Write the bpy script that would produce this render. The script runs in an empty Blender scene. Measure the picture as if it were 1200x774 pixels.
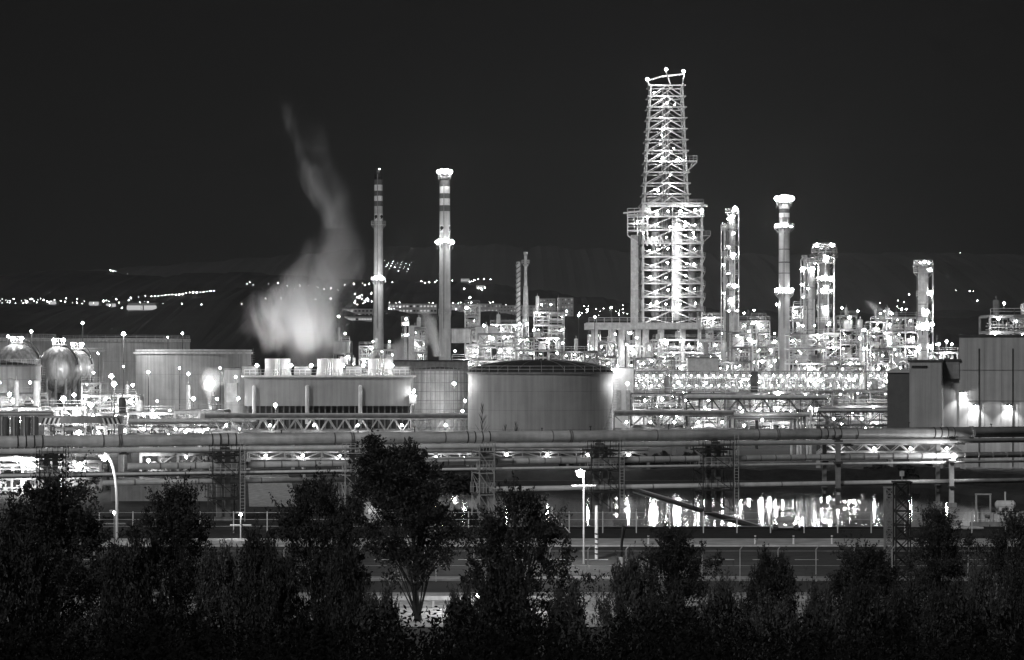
import bpy, math, random
from mathutils import Vector, Matrix
R = math.radians
PI = math.pi
F = 2706.0      # focal length in photo pixels
H = 15.0        # camera height
HY = 425.0      # horizon row
sc = bpy.context.scene
col = sc.collection
rnd = random.Random(7)

def P(px, py, Y):
    return Vector(((px-600)/F*Y, Y, H+(HY-py)/F*Y))
def PX(px, Y): return (px-600)/F*Y
def PZ(py, Y): return H+(HY-py)/F*Y
def M_(Y): return Y/F       # metres per photo pixel

# ---------------------------------------------------------------- materials
def mat(name, v, rough=.6, var=.25, scale=1.0, metal=0.0, streak=0.0, bump=0.0, spec=.4, aniso=(1,1,1), seam=0.0):
    m = bpy.data.materials.new(name); m.use_nodes = True
    nt = m.node_tree; N = nt.nodes; L = nt.links
    b = N['Principled BSDF']
    b.inputs['Roughness'].default_value = rough
    b.inputs['Metallic'].default_value = metal
    b.inputs['Specular IOR Level'].default_value = spec
    tc = N.new('ShaderNodeTexCoord')
    mp = N.new('ShaderNodeMapping'); mp.inputs['Scale'].default_value = aniso
    L.new(tc.outputs['Object'], mp.inputs['Vector'])
    nz = N.new('ShaderNodeTexNoise'); nz.inputs['Scale'].default_value = scale
    nz.inputs['Detail'].default_value = 6; nz.inputs['Roughness'].default_value = .65
    L.new(mp.outputs[0], nz.inputs['Vector'])
    mr = N.new('ShaderNodeMapRange')
    mr.inputs['From Min'].default_value = .3; mr.inputs['From Max'].default_value = .7
    mr.inputs['To Min'].default_value = v*(1-var); mr.inputs['To Max'].default_value = min(1, v*(1+var))
    L.new(nz.outputs['Fac'], mr.inputs['Value'])
    out = mr.outputs[0]
    if streak:
        mp2 = N.new('ShaderNodeMapping'); mp2.inputs['Scale'].default_value = (1.3, 1.3, .06)
        L.new(tc.outputs['Object'], mp2.inputs['Vector'])
        n2 = N.new('ShaderNodeTexNoise'); n2.inputs['Scale'].default_value = 1.2; n2.inputs['Detail'].default_value = 4
        L.new(mp2.outputs[0], n2.inputs['Vector'])
        r2 = N.new('ShaderNodeMapRange'); r2.inputs['From Min'].default_value = .35; r2.inputs['From Max'].default_value = .65
        r2.inputs['To Min'].default_value = 1-streak; r2.inputs['To Max'].default_value = 1+streak*.4
        L.new(n2.outputs['Fac'], r2.inputs['Value'])
        mu = N.new('ShaderNodeMath'); mu.operation = 'MULTIPLY'
        L.new(out, mu.inputs[0]); L.new(r2.outputs[0], mu.inputs[1]); out = mu.outputs[0]
    L.new(out, b.inputs['Base Color'])
    if bump:
        bp = N.new('ShaderNodeBump'); bp.inputs['Strength'].default_value = bump
        L.new(nz.outputs['Fac'], bp.inputs['Height']); L.new(bp.outputs[0], b.inputs['Normal'])
    return m

def emis(name, s, sampling='AUTO'):
    m = bpy.data.materials.new(name); m.use_nodes = True
    nt = m.node_tree; nt.nodes.clear()
    o = nt.nodes.new('ShaderNodeOutputMaterial'); e = nt.nodes.new('ShaderNodeEmission')
    e.inputs['Strength'].default_value = s; e.inputs['Color'].default_value = (1, 1, 1, 1)
    nt.links.new(e.outputs[0], o.inputs['Surface'])
    m.cycles.emission_sampling = sampling
    return m

STEEL = mat('pale_steel', .65, .45, .25, .8, .0, .12)
GALV = mat('galvanised_steel', .5, .4, .3, 1.5, .15)
MID = mat('grey_steel', .22, .55, .3, .7, 0, .2)
DARK = mat('dark_steel', .05, .6, .4, .8)
BLACK = mat('black_paint', .012, .7, .3, 1)
WHITE = mat('white_paint', .75, .5, .15, .6, 0, .12)
CHIM = mat('chimney_concrete', .5, .7, .18, .25, 0, .2)
BAND = mat('chimney_dark_band', .09, .7, .2, .4)
CONC = mat('concrete', .32, .85, .3, .35, 0, .25, .2)
TANKM = mat('tank_grey_paint', .36, .55, .16, .12, 0, .16)
TANKP = mat('tank_pale_paint', .48, .55, .15, .25, 0, .25)
ROOFD = mat('dark_roof', .03, .8, .4, .5)
CLAD = mat('ribbed_cladding', .30, .5, .15, .3, 0, .2)
CLADP = mat('pale_cladding', .40, .55, .14, .2, 0, .2)
PIPEM = mat('pipeline_paint', .5, .45, .38, .9, 0, .15, aniso=(.25, 1, 1))
PIPEP = mat('pale_pipeline_insulation', .6, .4, .25, .5)
BALLM = mat('sphere_paint', .30, .35, .25, .3, 0, .5)
QUILT = mat('quilted_cladding', .55, .6, .3, .25, 0, .3)
ASPH = mat('asphalt', .06, .9, .35, .6, 0, 0, .2)
PAVE = mat('pavement', .30, .9, .35, .5, 0, 0, .2)
YARD = mat('yard_concrete', .06, .9, .5, .1, 0, 0, .2)
PAVEP = mat('pale_pavement', .52, .9, .35, .5, 0, 0, .2)
DIRT = mat('packed_earth', .035, .95, .6, .12, 0, 0, .3)
GRASS = mat('dark_grass', .02, 1, .6, .8, 0, 0, .4)
GRAV = mat('pale_gravel', .5, .95, .5, 1.2, 0, 0, .4)
LEAF = mat('leaf', .034, .55, .6, .9, spec=.3)
LEAF_LIT = mat('lamplit_leaf', .07, .5, .6, .9, spec=.4)  # street lamp light on some bushes, painted in as a lighter leaf colour
SHRUB_UNLIT = mat('unlit_shrub', .008, .8, .6, .9, spec=.05)  # unlit night foreground: its shade is put into the near-black leaf colour
BARK = mat('bark', .03, .9, .4, 3)
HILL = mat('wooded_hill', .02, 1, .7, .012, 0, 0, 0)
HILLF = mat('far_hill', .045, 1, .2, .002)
HOUSE = mat('house_wall', .35, .8, .3, .1)
GLOW = emis('lamp_glow', 150)
GLOWS = emis('lamp_glow_strong', 260)
TOWN = emis('street_light_glow', 42, 'NONE')
WIN = emis('lit_window', .55, 'NONE')

# ---------------------------------------------------------------- mesh builder
class MB:
    def __init__(s): s.v = []; s.f = []; s.m = []
    def add(s, vs, fs, mi=0):
        o = len(s.v); s.v += [tuple(a) for a in vs]
        s.f += [tuple(i+o for i in f) for f in fs]; s.m += [mi]*len(fs)
    def box(s, c, d, rz=0, mi=0):
        x, y, z = d[0]/2, d[1]/2, d[2]/2; ca, sa = math.cos(rz), math.sin(rz)
        vs = []
        for k in (-z, z):
            for (a, b) in ((-x, -y), (x, -y), (x, y), (-x, y)):
                vs.append((c[0]+a*ca-b*sa, c[1]+a*sa+b*ca, c[2]+k))
        s.add(vs, [(3,2,1,0), (4,5,6,7), (0,1,5,4), (1,2,6,5), (2,3,7,6), (3,0,4,7)], mi)
    def tube(s, p, q, r, n=6, r2=None, mi=0, caps=True):
        p = Vector(p); q = Vector(q); d = q-p
        if d.length < 1e-6: return
        d.normalize(); u = d.orthogonal().normalized() if abs(d.z) < .99 else Vector((1, 0, 0))
        if n == 4 and abs(d.z) < .99:
            u = Vector((0,0,1)) - d*d.z; u.normalize()
        w = d.cross(u); u = w.cross(d); r2 = r if r2 is None else r2
        vs = []
        off = PI/4 if n == 4 else 0
        for (c, rr) in ((p, r), (q, r2)):
            for i in range(n):
                a = 2*PI*i/n+off; vs.append(c+(u*math.cos(a)+w*math.sin(a))*rr)
        fs = [(i, (i+1) % n, n+(i+1) % n, n+i) for i in range(n)]
        if caps: fs += [tuple(range(n))[::-1], tuple(range(n, 2*n))]
        s.add(vs, fs, mi)
    def bar(s, p, q, w, mi=0): s.tube(p, q, w*.7071, 4, None, mi)
    def path(s, pts, r, n=8, mi=0):
        for a, b in zip(pts, pts[1:]): s.tube(a, b, r, n, None, mi)
        for a in pts[1:-1]: s.ball(a, r*1.03, 6, 4, mi)
    def lathe(s, prof, n=24, c=(0, 0, 0), mi=0, cap=True):
        vs = []; fs = []
        for (r, z) in prof:
            for i in range(n):
                a = 2*PI*i/n; vs.append((c[0]+r*math.cos(a), c[1]+r*math.sin(a), c[2]+z))
        for k in range(len(prof)-1):
            for i in range(n):
                fs.append((k*n+i, k*n+(i+1) % n, (k+1)*n+(i+1) % n, (k+1)*n+i))
        if cap:
            fs.append(tuple(range(n))[::-1]); fs.append(tuple(range((len(prof)-1)*n, len(prof)*n)))
        s.add(vs, fs, mi)
    def ball(s, c, r, n=8, k=6, mi=0, rz=None):
        rz = rz or r
        s.lathe([(max(1e-3, r*math.sin(PI*i/k)), -rz*math.cos(PI*i/k)) for i in range(k+1)], n, c, mi)
    def octa(s, c, r, mi=0):
        x, y, z = c
        s.add([(x+r,y,z),(x-r,y,z),(x,y+r,z),(x,y-r,z),(x,y,z+r),(x,y,z-r)],
              [(0,2,4),(2,1,4),(1,3,4),(3,0,4),(2,0,5),(1,2,5),(3,1,5),(0,3,5)], mi)
    def build(s, name, m, parent=None, loc=None, smooth=False):
        me = bpy.data.meshes.new(name); me.from_pydata(s.v, [], s.f)
        for k in (m if isinstance(m, (list, tuple)) else [m]): me.materials.append(k)
        me.polygons.foreach_set('material_index', s.m)
        if smooth: me.polygons.foreach_set('use_smooth', [True]*len(s.f))
        me.update()
        o = bpy.data.objects.new(name, me); col.objects.link(o)
        if parent: o.parent = parent
        if loc is not None: o.location = loc
        return o

def tag(o, label=None, cat=None, group=None, kind=None):
    if label: o['label'] = label
    if cat: o['category'] = cat
    if group: o['group'] = group
    if kind: o['kind'] = kind
    return o
def thing(name, label, cat, loc=(0, 0, 0), rz=0, group=None):
    o = bpy.data.objects.new(name, None); col.objects.link(o); o.location = loc; o.rotation_euler.z = rz
    o.empty_display_size = .5
    return tag(o, label, cat, group)
def inst(src, name, parent, loc, scale=1, rz=0):
    c = bpy.data.objects.new(name, src.data if hasattr(src, 'data') else src); col.objects.link(c); c.parent = parent
    c.location = loc; c.scale = (scale,)*3 if not hasattr(scale, '__len__') else scale; c.rotation_euler.z = rz
    return c
def copy_tree(o, parent=None):
    c = o.copy(); col.objects.link(c); c.parent = parent
    for ch in list(o.children): copy_tree(ch, c)
    return c

# shared lamp meshes (bulb + small housing/bracket)
def lamp_mesh(name, r, glow):
    b = MB(); b.octa((0, 0, 0), r, 0); b.box((0, r*.35, r*1.05), (r*1.6, r*1.5, r*.35), 0, 1); b.bar((0, r*.9, r), (0, r*.9, -r*4), r*.3, 1)
    me = bpy.data.meshes.new(name); me.from_pydata(b.v, [], b.f); me.materials.append(glow); me.materials.append(DARK)
    me.polygons.foreach_set('material_index', b.m); return me
LAMP = lamp_mesh('lamp', .27, GLOW)
LAMPB = lamp_mesh('floodlight', .42, GLOWS)
def lamp(parent, loc, scale=1, big=False):
    return inst(LAMPB if big else LAMP, 'floodlight' if big else 'lamp', parent, loc, scale)

def light(parent, loc, power, r=.4, name='light_source', spot=None, aim=None):
    ld = bpy.data.lights.new(name, 'SPOT' if spot else 'POINT'); ld.energy = power; ld.shadow_soft_size = r
    o = bpy.data.objects.new(name, ld); col.objects.link(o); o.location = loc
    if parent: o.parent = parent
    if spot:
        ld.spot_size = R(spot); ld.spot_blend = .6
        o.rotation_euler = Vector(aim).to_track_quat('-Z', 'Y').to_euler()
    return o

# ---------------------------------------------------------------- camera, sky, sun
cam = bpy.data.cameras.new('camera'); co = bpy.data.objects.new('camera', cam); col.objects.link(co)
co.location = (0, 0, H); co.rotation_euler = (R(90), 0, 0)
cam.sensor_width = 36; cam.lens = 36*F/1200; cam.shift_y = (HY-387)/1200
cam.clip_start = 1; cam.clip_end = 30000
sc.camera = co

w = bpy.data.worlds.new('World'); sc.world = w; w.use_nodes = True
nt = w.node_tree; N = nt.nodes; L = nt.links; N.clear()
sky = N.new('ShaderNodeTexSky'); sky.sky_type = 'NISHITA'; sky.sun_disc = False
SUN_EL, SUN_AZ = 32, 207     # azimuth the light comes from, clockwise from +Y
sky.sun_elevation = R(SUN_EL); sky.sun_rotation = R(SUN_AZ)
bw = N.new('ShaderNodeRGBToBW'); bg = N.new('ShaderNodeBackground'); out = N.new('ShaderNodeOutputWorld')
pw = N.new('ShaderNodeMath'); pw.operation = 'POWER'; pw.inputs[1].default_value = .5
L.new(sky.outputs[0], bw.inputs[0]); L.new(bw.outputs[0], pw.inputs[0]); L.new(pw.outputs[0], bg.inputs['Color'])
bg.inputs['Strength'].default_value = .0036
L.new(bg.outputs[0], out.inputs['Surface'])

sl = bpy.data.lights.new('moon_sun', 'SUN'); sl.energy = 1.0; sl.angle = R(8); sl.color = (1, 1, 1)
so = bpy.data.objects.new('moon_sun', sl); col.objects.link(so)
d = Vector((math.sin(R(SUN_AZ))*math.cos(R(SUN_EL)), math.cos(R(SUN_AZ))*math.cos(R(SUN_EL)), math.sin(R(SUN_EL))))
so.rotation_euler = (-d).to_track_quat('-Z', 'Y').to_euler(); so.location = (0, -50, 200)

# ---------------------------------------------------------------- ground, water, roads
YN, YF, WZ = 208.0, 292.0, -.8
def gx(pts): return [(x, y, z) for x, y, z in pts]
XL_N, XR = -9.0, 52.0
b = MB()
big = 16000
# ground: one mesh with a basin cut out for the water
NL = (XL_N, YN); FL = (-12, YF); FR = (PX(1085, YF), YF); NR = (PX(1300, 222), 222.0); NRn = (PX(1300, YN), YN)
def q(a, bb, c, dd, z=0): b.add([(a[0], a[1], z), (bb[0], bb[1], z), (c[0], c[1], z), (dd[0], dd[1], z)], [(0, 1, 2, 3)])
RY = [(NRn[0], YN)]
ring_in = [NL, (60, YN), (60, 242), FR, FL]
ring_out = [(-big, -200), (big, -200), (big, 242), (big, big), (-big, big)]
n = len(ring_in)
for i in range(n):
    j = (i+1) % n
    b.add([(ring_out[i][0], ring_out[i][1], 0), (ring_out[j][0], ring_out[j][1], 0), (ring_in[j][0], ring_in[j][1], 0), (ring_in[i][0], ring_in[i][1], 0)], [(0, 1, 2, 3)])
    cx = sum(a[0] for a in ring_in)/n; cy = sum(a[1] for a in ring_in)/n
    def inn(a): 
        v = Vector((cx-a[0], cy-a[1])); v.normalize(); return (a[0]+v.x*4, a[1]+v.y*4, -3)
    b.add([(ring_in[i][0], ring_in[i][1], 0), (ring_in[j][0], ring_in[j][1], 0), inn(ring_in[j]), inn(ring_in[i])], [(0, 1, 2, 3)])
tag(b.build('ground', DIRT), kind='structure')

wm = bpy.data.materials.new('water'); wm.use_nodes = True; nt = wm.node_tree; N = nt.nodes; L = nt.links
pb = N['Principled BSDF']; pb.inputs['Base Color'].default_value = (.004, .004, .004, 1); pb.inputs['Roughness'].default_value = .06
pb.inputs['IOR'].default_value = 1.2; pb.inputs['Specular IOR Level'].default_value = .9
tc = N.new('ShaderNodeTexCoord'); mp = N.new('ShaderNodeMapping'); mp.inputs['Scale'].default_value = (.12, 4.0, 1)
nz = N.new('ShaderNodeTexNoise'); nz.inputs['Scale'].default_value = .8; nz.inputs['Detail'].default_value = 3
bp = N.new('ShaderNodeBump'); bp.inputs['Strength'].default_value = .12; bp.inputs['Distance'].default_value = .02
L.new(tc.outputs['Object'], mp.inputs[0]); L.new(mp.outputs[0], nz.inputs['Vector']); L.new(nz.outputs['Fac'], bp.inputs['Height']); L.new(bp.outputs[0], pb.inputs['Normal'])
b = MB(); b.add([(-30, 200, WZ), (80, 200, WZ), (80, 300, WZ), (-30, 300, WZ)], [(0, 1, 2, 3)])
tag(b.build('water', wm), kind='structure')

def sheet(name, x0, x1, y0, y1, z, m):
    b = MB(); b.add([(x0, y0, z), (x1, y0, z), (x1, y1, z), (x0, y1, z)], [(0, 1, 2, 3)])
    return tag(b.build(name, m), kind='structure')
sheet('road', -90, 90, 161, 188, .004, ASPH)
b = MB(); b.box((0, 191.5, .07), (180, 7, .14)); tag(b.build('pavement', PAVEP), kind='structure')
b = MB(); b.box((0, 159.6, .06), (180, 2.2, .12)); tag(b.build('kerb', PAVE), kind='structure')
sheet('verge', -90, 90, 195.2, 207, .008, GRASS)
sheet('near_path', -60, 60, 131, 147, .004, GRAV)
b = MB(); b.box((-5, 148.5, .1), (110, .5, .2)); tag(b.build('path_kerb', PAVE), kind='structure')
b = MB()
for k in range(-26, 27): b.add([(k*3.2-.9, 175.4, .009), (k*3.2+.9, 175.4, .009), (k*3.2+.9, 175.8, .009), (k*3.2-.9, 175.8, .009)], [(0, 1, 2, 3)])
tag(b.build('road_marking', WHITE), kind='structure')
sheet('plant_yard', -110, 130, 340, 900, .004, YARD)
b = MB()   # pale ramp beyond the pipelines on the left
b.add([P(292, 612, 240)*1, P(352, 612, 240), P(336, 560, 320), P(290, 560, 320)], [(0, 1, 2, 3)])
o = b.build('ramp', GRAV); tag(o, kind='structure')
for v in o.data.vertices: v.co.z = .02
# long dam/levee on the far side of the water
r2 = random.Random(3)
def levee(name, pts, hgt, wid, m):
    b = MB(); nn = len(pts)
    vs = []
    for i, (x, y) in enumerate(pts):
        z = hgt*(.8+.35*r2.random())
        vs += [(x, y, -.9), (x, y+wid*.35, z), (x, y+wid*.7, z), (x, y+wid, -.1)]
    fs = []
    for i in range(nn-1):
        for k in range(3): fs.append((i*4+k, i*4+k+4, i*4+k+5, i*4+k+1))
    b.add(vs, fs); return tag(b.build(name, m), kind='structure')
levee('embankment', [(-14+i*2.2, 291) for i in range(30)], 1.2, 22, GRASS)
levee('embankment', [(52+i*1.5, 291-i*4.3) for i in range(16)], 1.5, 20, GRASS)
levee('near_bank', [(-9+i*2.5, 207.4) for i in range(32)], .12, 3, GRASS)

# hills
def interp(tab, x):
    if x <= tab[0][0]: return tab[0][1]
    for (a, b_), (c, d_) in zip(tab, tab[1:]):
        if x <= c: return b_+(d_-b_)*(x-a)/(c-a)
    return tab[-1][1]
hills = [
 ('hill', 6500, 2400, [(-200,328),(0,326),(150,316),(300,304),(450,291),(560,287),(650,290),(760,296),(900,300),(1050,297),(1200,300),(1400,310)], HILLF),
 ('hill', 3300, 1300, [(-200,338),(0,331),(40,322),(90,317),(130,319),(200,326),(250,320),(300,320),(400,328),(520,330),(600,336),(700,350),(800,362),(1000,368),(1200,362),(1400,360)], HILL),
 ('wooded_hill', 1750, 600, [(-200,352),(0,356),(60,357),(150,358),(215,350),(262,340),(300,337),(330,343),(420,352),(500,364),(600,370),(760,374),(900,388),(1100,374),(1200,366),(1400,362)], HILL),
]
def ridge_h(tab, Y0, px):
    z = PZ(interp(tab, px), Y0)
    return z + Y0/F*(1.2*math.sin(px*.11)+.8*math.sin(px*.37+1)+.5*math.sin(px*.9))
def hill_z(x, y):
    best = 0
    for (nm, Y0, D, tab, m) in hills:
        t = abs(y-Y0)/D
        if t < 1:
            z = ridge_h(tab, Y0, 600+x/Y0*F)*(math.cos(PI*t)*.5+.5)
            best = max(best, z)
    return best
hr = random.Random(11)
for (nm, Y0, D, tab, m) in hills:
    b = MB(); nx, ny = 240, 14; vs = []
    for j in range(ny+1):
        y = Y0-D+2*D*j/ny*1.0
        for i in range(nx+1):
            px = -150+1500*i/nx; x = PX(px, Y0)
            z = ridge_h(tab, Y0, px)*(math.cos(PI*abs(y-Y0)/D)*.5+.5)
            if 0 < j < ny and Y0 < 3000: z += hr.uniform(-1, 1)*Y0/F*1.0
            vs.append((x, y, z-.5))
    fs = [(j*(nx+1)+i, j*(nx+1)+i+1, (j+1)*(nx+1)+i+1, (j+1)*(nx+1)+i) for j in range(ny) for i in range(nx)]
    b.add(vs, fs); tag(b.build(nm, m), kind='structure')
def on_hill(px, py, y0=1160):
    Y = y0
    while Y < 9000:
        p = P(px, py, Y)
        if hill_z(p.x, p.y) >= p.z: return p
        Y += 12
    return P(px, py, 6400)

# ---------------------------------------------------------------- equipment pieces
def deck_mesh(w_, d_, name='deck'):
    b = MB(); b.box((0, 0, 0), (w_, d_, .14)); 
    return b
def railing(b, x0, x1, y, z, h=1.1, t=.09, n=None, mi=0):
    n = n or max(1, int(abs(x1-x0)/2.2))
    b.bar((x0, y, z+h), (x1, y, z+h), t, mi); b.bar((x0, y, z+h*.55), (x1, y, z+h*.55), t*.8, mi)
    for i in range(n+1):
        x = x0+(x1-x0)*i/n; b.bar((x, y, z), (x, y, z+h), t, mi)
def ring_rail(b, r, z, h=1.1, t=.08, n=12, mi=0, a0=0, a1=2*PI):
    pr = None
    for i in range(n+1):
        a = a0+(a1-a0)*i/n; p = Vector((r*math.cos(a), r*math.sin(a), z))
        b.bar(p, p+Vector((0, 0, h)), t, mi)
        if pr is not None:
            b.bar(pr+Vector((0, 0, h)), p+Vector((0, 0, h)), t, mi); b.bar(pr+Vector((0, 0, h*.5)), p+Vector((0, 0, h*.5)), t, mi)
        pr = p
def vessel(parent, x, y, z, r, h, m, name='vessel'):
    b = MB(); b.lathe([(r*.05, 0), (r*.7, h*.02), (r, r*.4), (r, h-r*.4), (r*.7, h-r*.1), (r*.05, h)], 12)
    b.lathe([(r*1.04, 0), (r*1.04, .2)], 12, (0, 0, h*.5)); b.tube((0, 0, h-.1), (0, 0, h+.7), r*.15, 6)
    return b.build(name, m, parent, (x, y, z))
def drum(parent, x, y, z, r, l, m, name='drum'):
    b = MB(); b.tube((-l/2, 0, 0), (l/2, 0, 0), r, 12); b.tube((-l/2-r*.45, 0, 0), (-l/2, 0, 0), r*.5, 12, r); b.tube((l/2, 0, 0), (l/2+r*.45, 0, 0), r, 12, r*.5)
    for s in (-.3, .3): b.box((s*l, 0, -r*.9), (.35, r*1.6, r*.9))
    b.tube((0, 0, r*.8), (0, 0, r+.8), r*.2, 6)
    return b.build(name, m, parent, (x, y, z))
def pipe(parent, pts, r, m, name='pipe', n=6):
    b = MB(); o = pts[0]; b.path([Vector(p)-Vector(o) for p in pts], r, n)
    return b.build(name, m, parent, o)

SV = [STEEL, STEEL, GALV, WHITE, MID, QUILT, WHITE, DARK]
LP = 760
def unit(px0, px1, ytop, Y, label, seed=1, nl=None, dens=1.0, lamps=12, cat='process unit', name='process_unit', depth=9, lvl=4.2, open_top=True):
    """steel framed process structure: frame, decks, railings, vessels, drums, pipes, lamps"""
    r = random.Random(seed*31+px0)
    W = (px1-px0)*Y/F; Hh = PZ(ytop, Y); x0 = -W/2; dp = depth
    t = thing(name, label, cat, (PX((px0+px1)/2, Y), Y, 0))
    nb = max(1, round(W/4.0)); nf = nl or max(1, round(Hh/lvl)); bw_ = W/nb; fh = Hh/nf
    b = MB()
    ls = [r.uniform(.25, 1) if (r.random() < .35) else 1 for _ in range(nb+1)] if (nf > 2 and open_top) else [1]*(nb+1)
    tops = [max(1, round(nf*a)) for a in ls]
    bt = [max(1, min(tops[i], tops[i+1]) if r.random() < .6 else max(tops[i], tops[i+1])) for i in range(nb)]
    ct = [max(bt[max(0, i-1)], bt[min(nb-1, i)]) for i in range(nb+1)]
    for i in range(nb+1):
        for y in (0, dp): b.box((x0+i*bw_, y, ct[i]*fh/2), (.34, .34, ct[i]*fh))
    for i in range(nb):
        for k in range(1, bt[i]+1):
            for y in (0, dp): b.box((x0+(i+.5)*bw_, y, k*fh-.2), (bw_-.36, .22, .4))
            b.bar((x0+i*bw_, 0, k*fh-.2), (x0+i*bw_, dp, k*fh-.2), .25)
        for k in range(bt[i]):
            a = r.random()
            if a < .35: b.bar((x0+i*bw_, -.02, k*fh), (x0+(i+1)*bw_, -.02, (k+1)*fh), .18)
            if a < .2 or .35 < a < .5: b.bar((x0+i*bw_, .05, (k+1)*fh), (x0+(i+1)*bw_, .05, k*fh), .18)
            if .5 < a < .6:
                m_ = x0+(i+.5)*bw_
                b.bar((x0+i*bw_, -.02, k*fh), (m_, -.02, (k+1)*fh-.3), .18); b.bar((x0+(i+1)*bw_, -.02, k*fh), (m_, -.02, (k+1)*fh-.3), .18)
    b.build('frame', r.choice([GALV, MID, STEEL, MID]), t)
    kz = max(bt)
    for k in range(1, kz+1):
        cells = [i for i in range(nb) if bt[i] >= k]
        b = MB()
        for i in cells: b.box((x0+(i+.5)*bw_, dp/2-.3, k*fh+.08), (bw_-.01, dp+.9, .12))
        dk = b.build('deck', MID if r.random() < .6 else DARK, t)
        b = MB()
        for i in cells: railing(b, x0+i*bw_, x0+(i+1)*bw_, -.7, k*fh+.14)
        b.build('railing', GALV, dk)
    nlamp = 0; nlight = 0; slots = [(i, k) for i in range(nb) for k in range(bt[i])]
    r.shuffle(slots)
    for (i, k) in slots:
        cx = x0+(i+.5)*bw_; z = k*fh+.15
        if z+fh < PZ(540, Y) and k > 0: continue
        y0 = .6
        for a in [r.random() for _ in range(3 if r.random() < .5 else 2)]:
            m = r.choice(SV); y = y0+r.uniform(0, dp*.3); y0 += dp*.32
            ax = cx+r.uniform(-.25, .25)*bw_
            if a < .17: vessel(t, ax, y, z, r.uniform(.4, .9), fh*r.uniform(.55, .9), m)
            elif a < .3: drum(t, cx, y+.4, z+fh*.35, r.uniform(.4, .8), bw_*r.uniform(.45, .7), m)
            elif a < .62:
                n_ = r.randint(3, 6); b = MB(); hh = fh*r.uniform(.75, .98); dx = bw_*.85/n_; x_ = -bw_*.42
                for j in range(n_):
                    rr = r.uniform(.07, .17); zz = hh*r.uniform(.5, 1); x_ += dx*r.uniform(.7, 1.2)
                    b.path([(x_, 0, 0), (x_, 0, zz), (x_+r.choice([-1, 1])*dx, .1, zz)], rr, 5)
                    if r.random() < .5: b.box((x_, -.1, zz*r.uniform(.2, .7)), (.42, .42, .42))
                b.tube((-bw_*.48, 0, hh*.35), (bw_*.48, 0, hh*.35), .14, 5); b.tube((-bw_*.48, 0, .25), (bw_*.48, 0, .25), .1, 5)
                b.build('pipework', r.choice([STEEL, WHITE, GALV, WHITE, MID]), t, (cx, y-.5, z))
            elif a < .9:
                b = MB(); hh = fh*.9
                for j in range(r.randint(3, 5)): rr = r.uniform(.08, .22); zz = hh*r.random(); yy = r.uniform(0, 1.2); b.tube((-bw_*.5, yy, zz), (bw_*.5, yy, zz), rr, 6)
                for x_ in (-.35, .1, .4): b.bar((bw_*x_, .6, 0), (bw_*x_, .6, hh), .12); b.box((bw_*x_, .3, hh*r.random()), (.4, .4, .5))
                b.build('pipework', r.choice([STEEL, WHITE, GALV, WHITE]), t, (cx, y-.2, z))
            else:
                b = MB(); hh = fh*r.uniform(.4, .75); b.box((0, 0, hh/2), (bw_*.5, 1.6, hh)); b.box((0, 0, hh+.1), (bw_*.54, 1.8, .16))
                for j in range(4): b.box((-bw_*.18+j*bw_*.12, -.83, hh*.5), (.1, .06, hh*.8))
                b.build('cabinet', r.choice([WHITE, QUILT, MID]), t, (ax, y+.4, z))
        if nlamp < min(90, lamps*2.2):
            lx, ly, lz = cx+r.uniform(-.45, .45)*bw_, r.uniform(-1.0, .1), z+fh*r.uniform(.5, .85)
            lamp(t, (lx, ly, lz), r.choice([.4, .5, .6, .75, .9, 1.2, 1.7])); nlamp += 1
            if nlamp % 3 == 1: light(t, (lx, -1.9, lz+.1), LP*r.uniform(.5, 1.4)*(Y/600)**.5, .22)
    for i in range(nb):       # vertical things and lamps above the top deck
        if r.random() < .6:
            zt = bt[i]*fh; hh = r.uniform(1.5, 5)
            vessel(t, x0+(i+r.uniform(.2, .8))*bw_, r.uniform(1, dp-2), zt, r.uniform(.25, .8), hh, r.choice(SV), 'vent_drum')
        if r.random() < .7 and nlamp < lamps+4:
            zt = bt[i]*fh; x = x0+(i+r.random())*bw_
            lamp(t, (x, -.7, zt+2.2), r.choice([.8, 1, 1.3])); nlamp += 1
    return t

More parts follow.
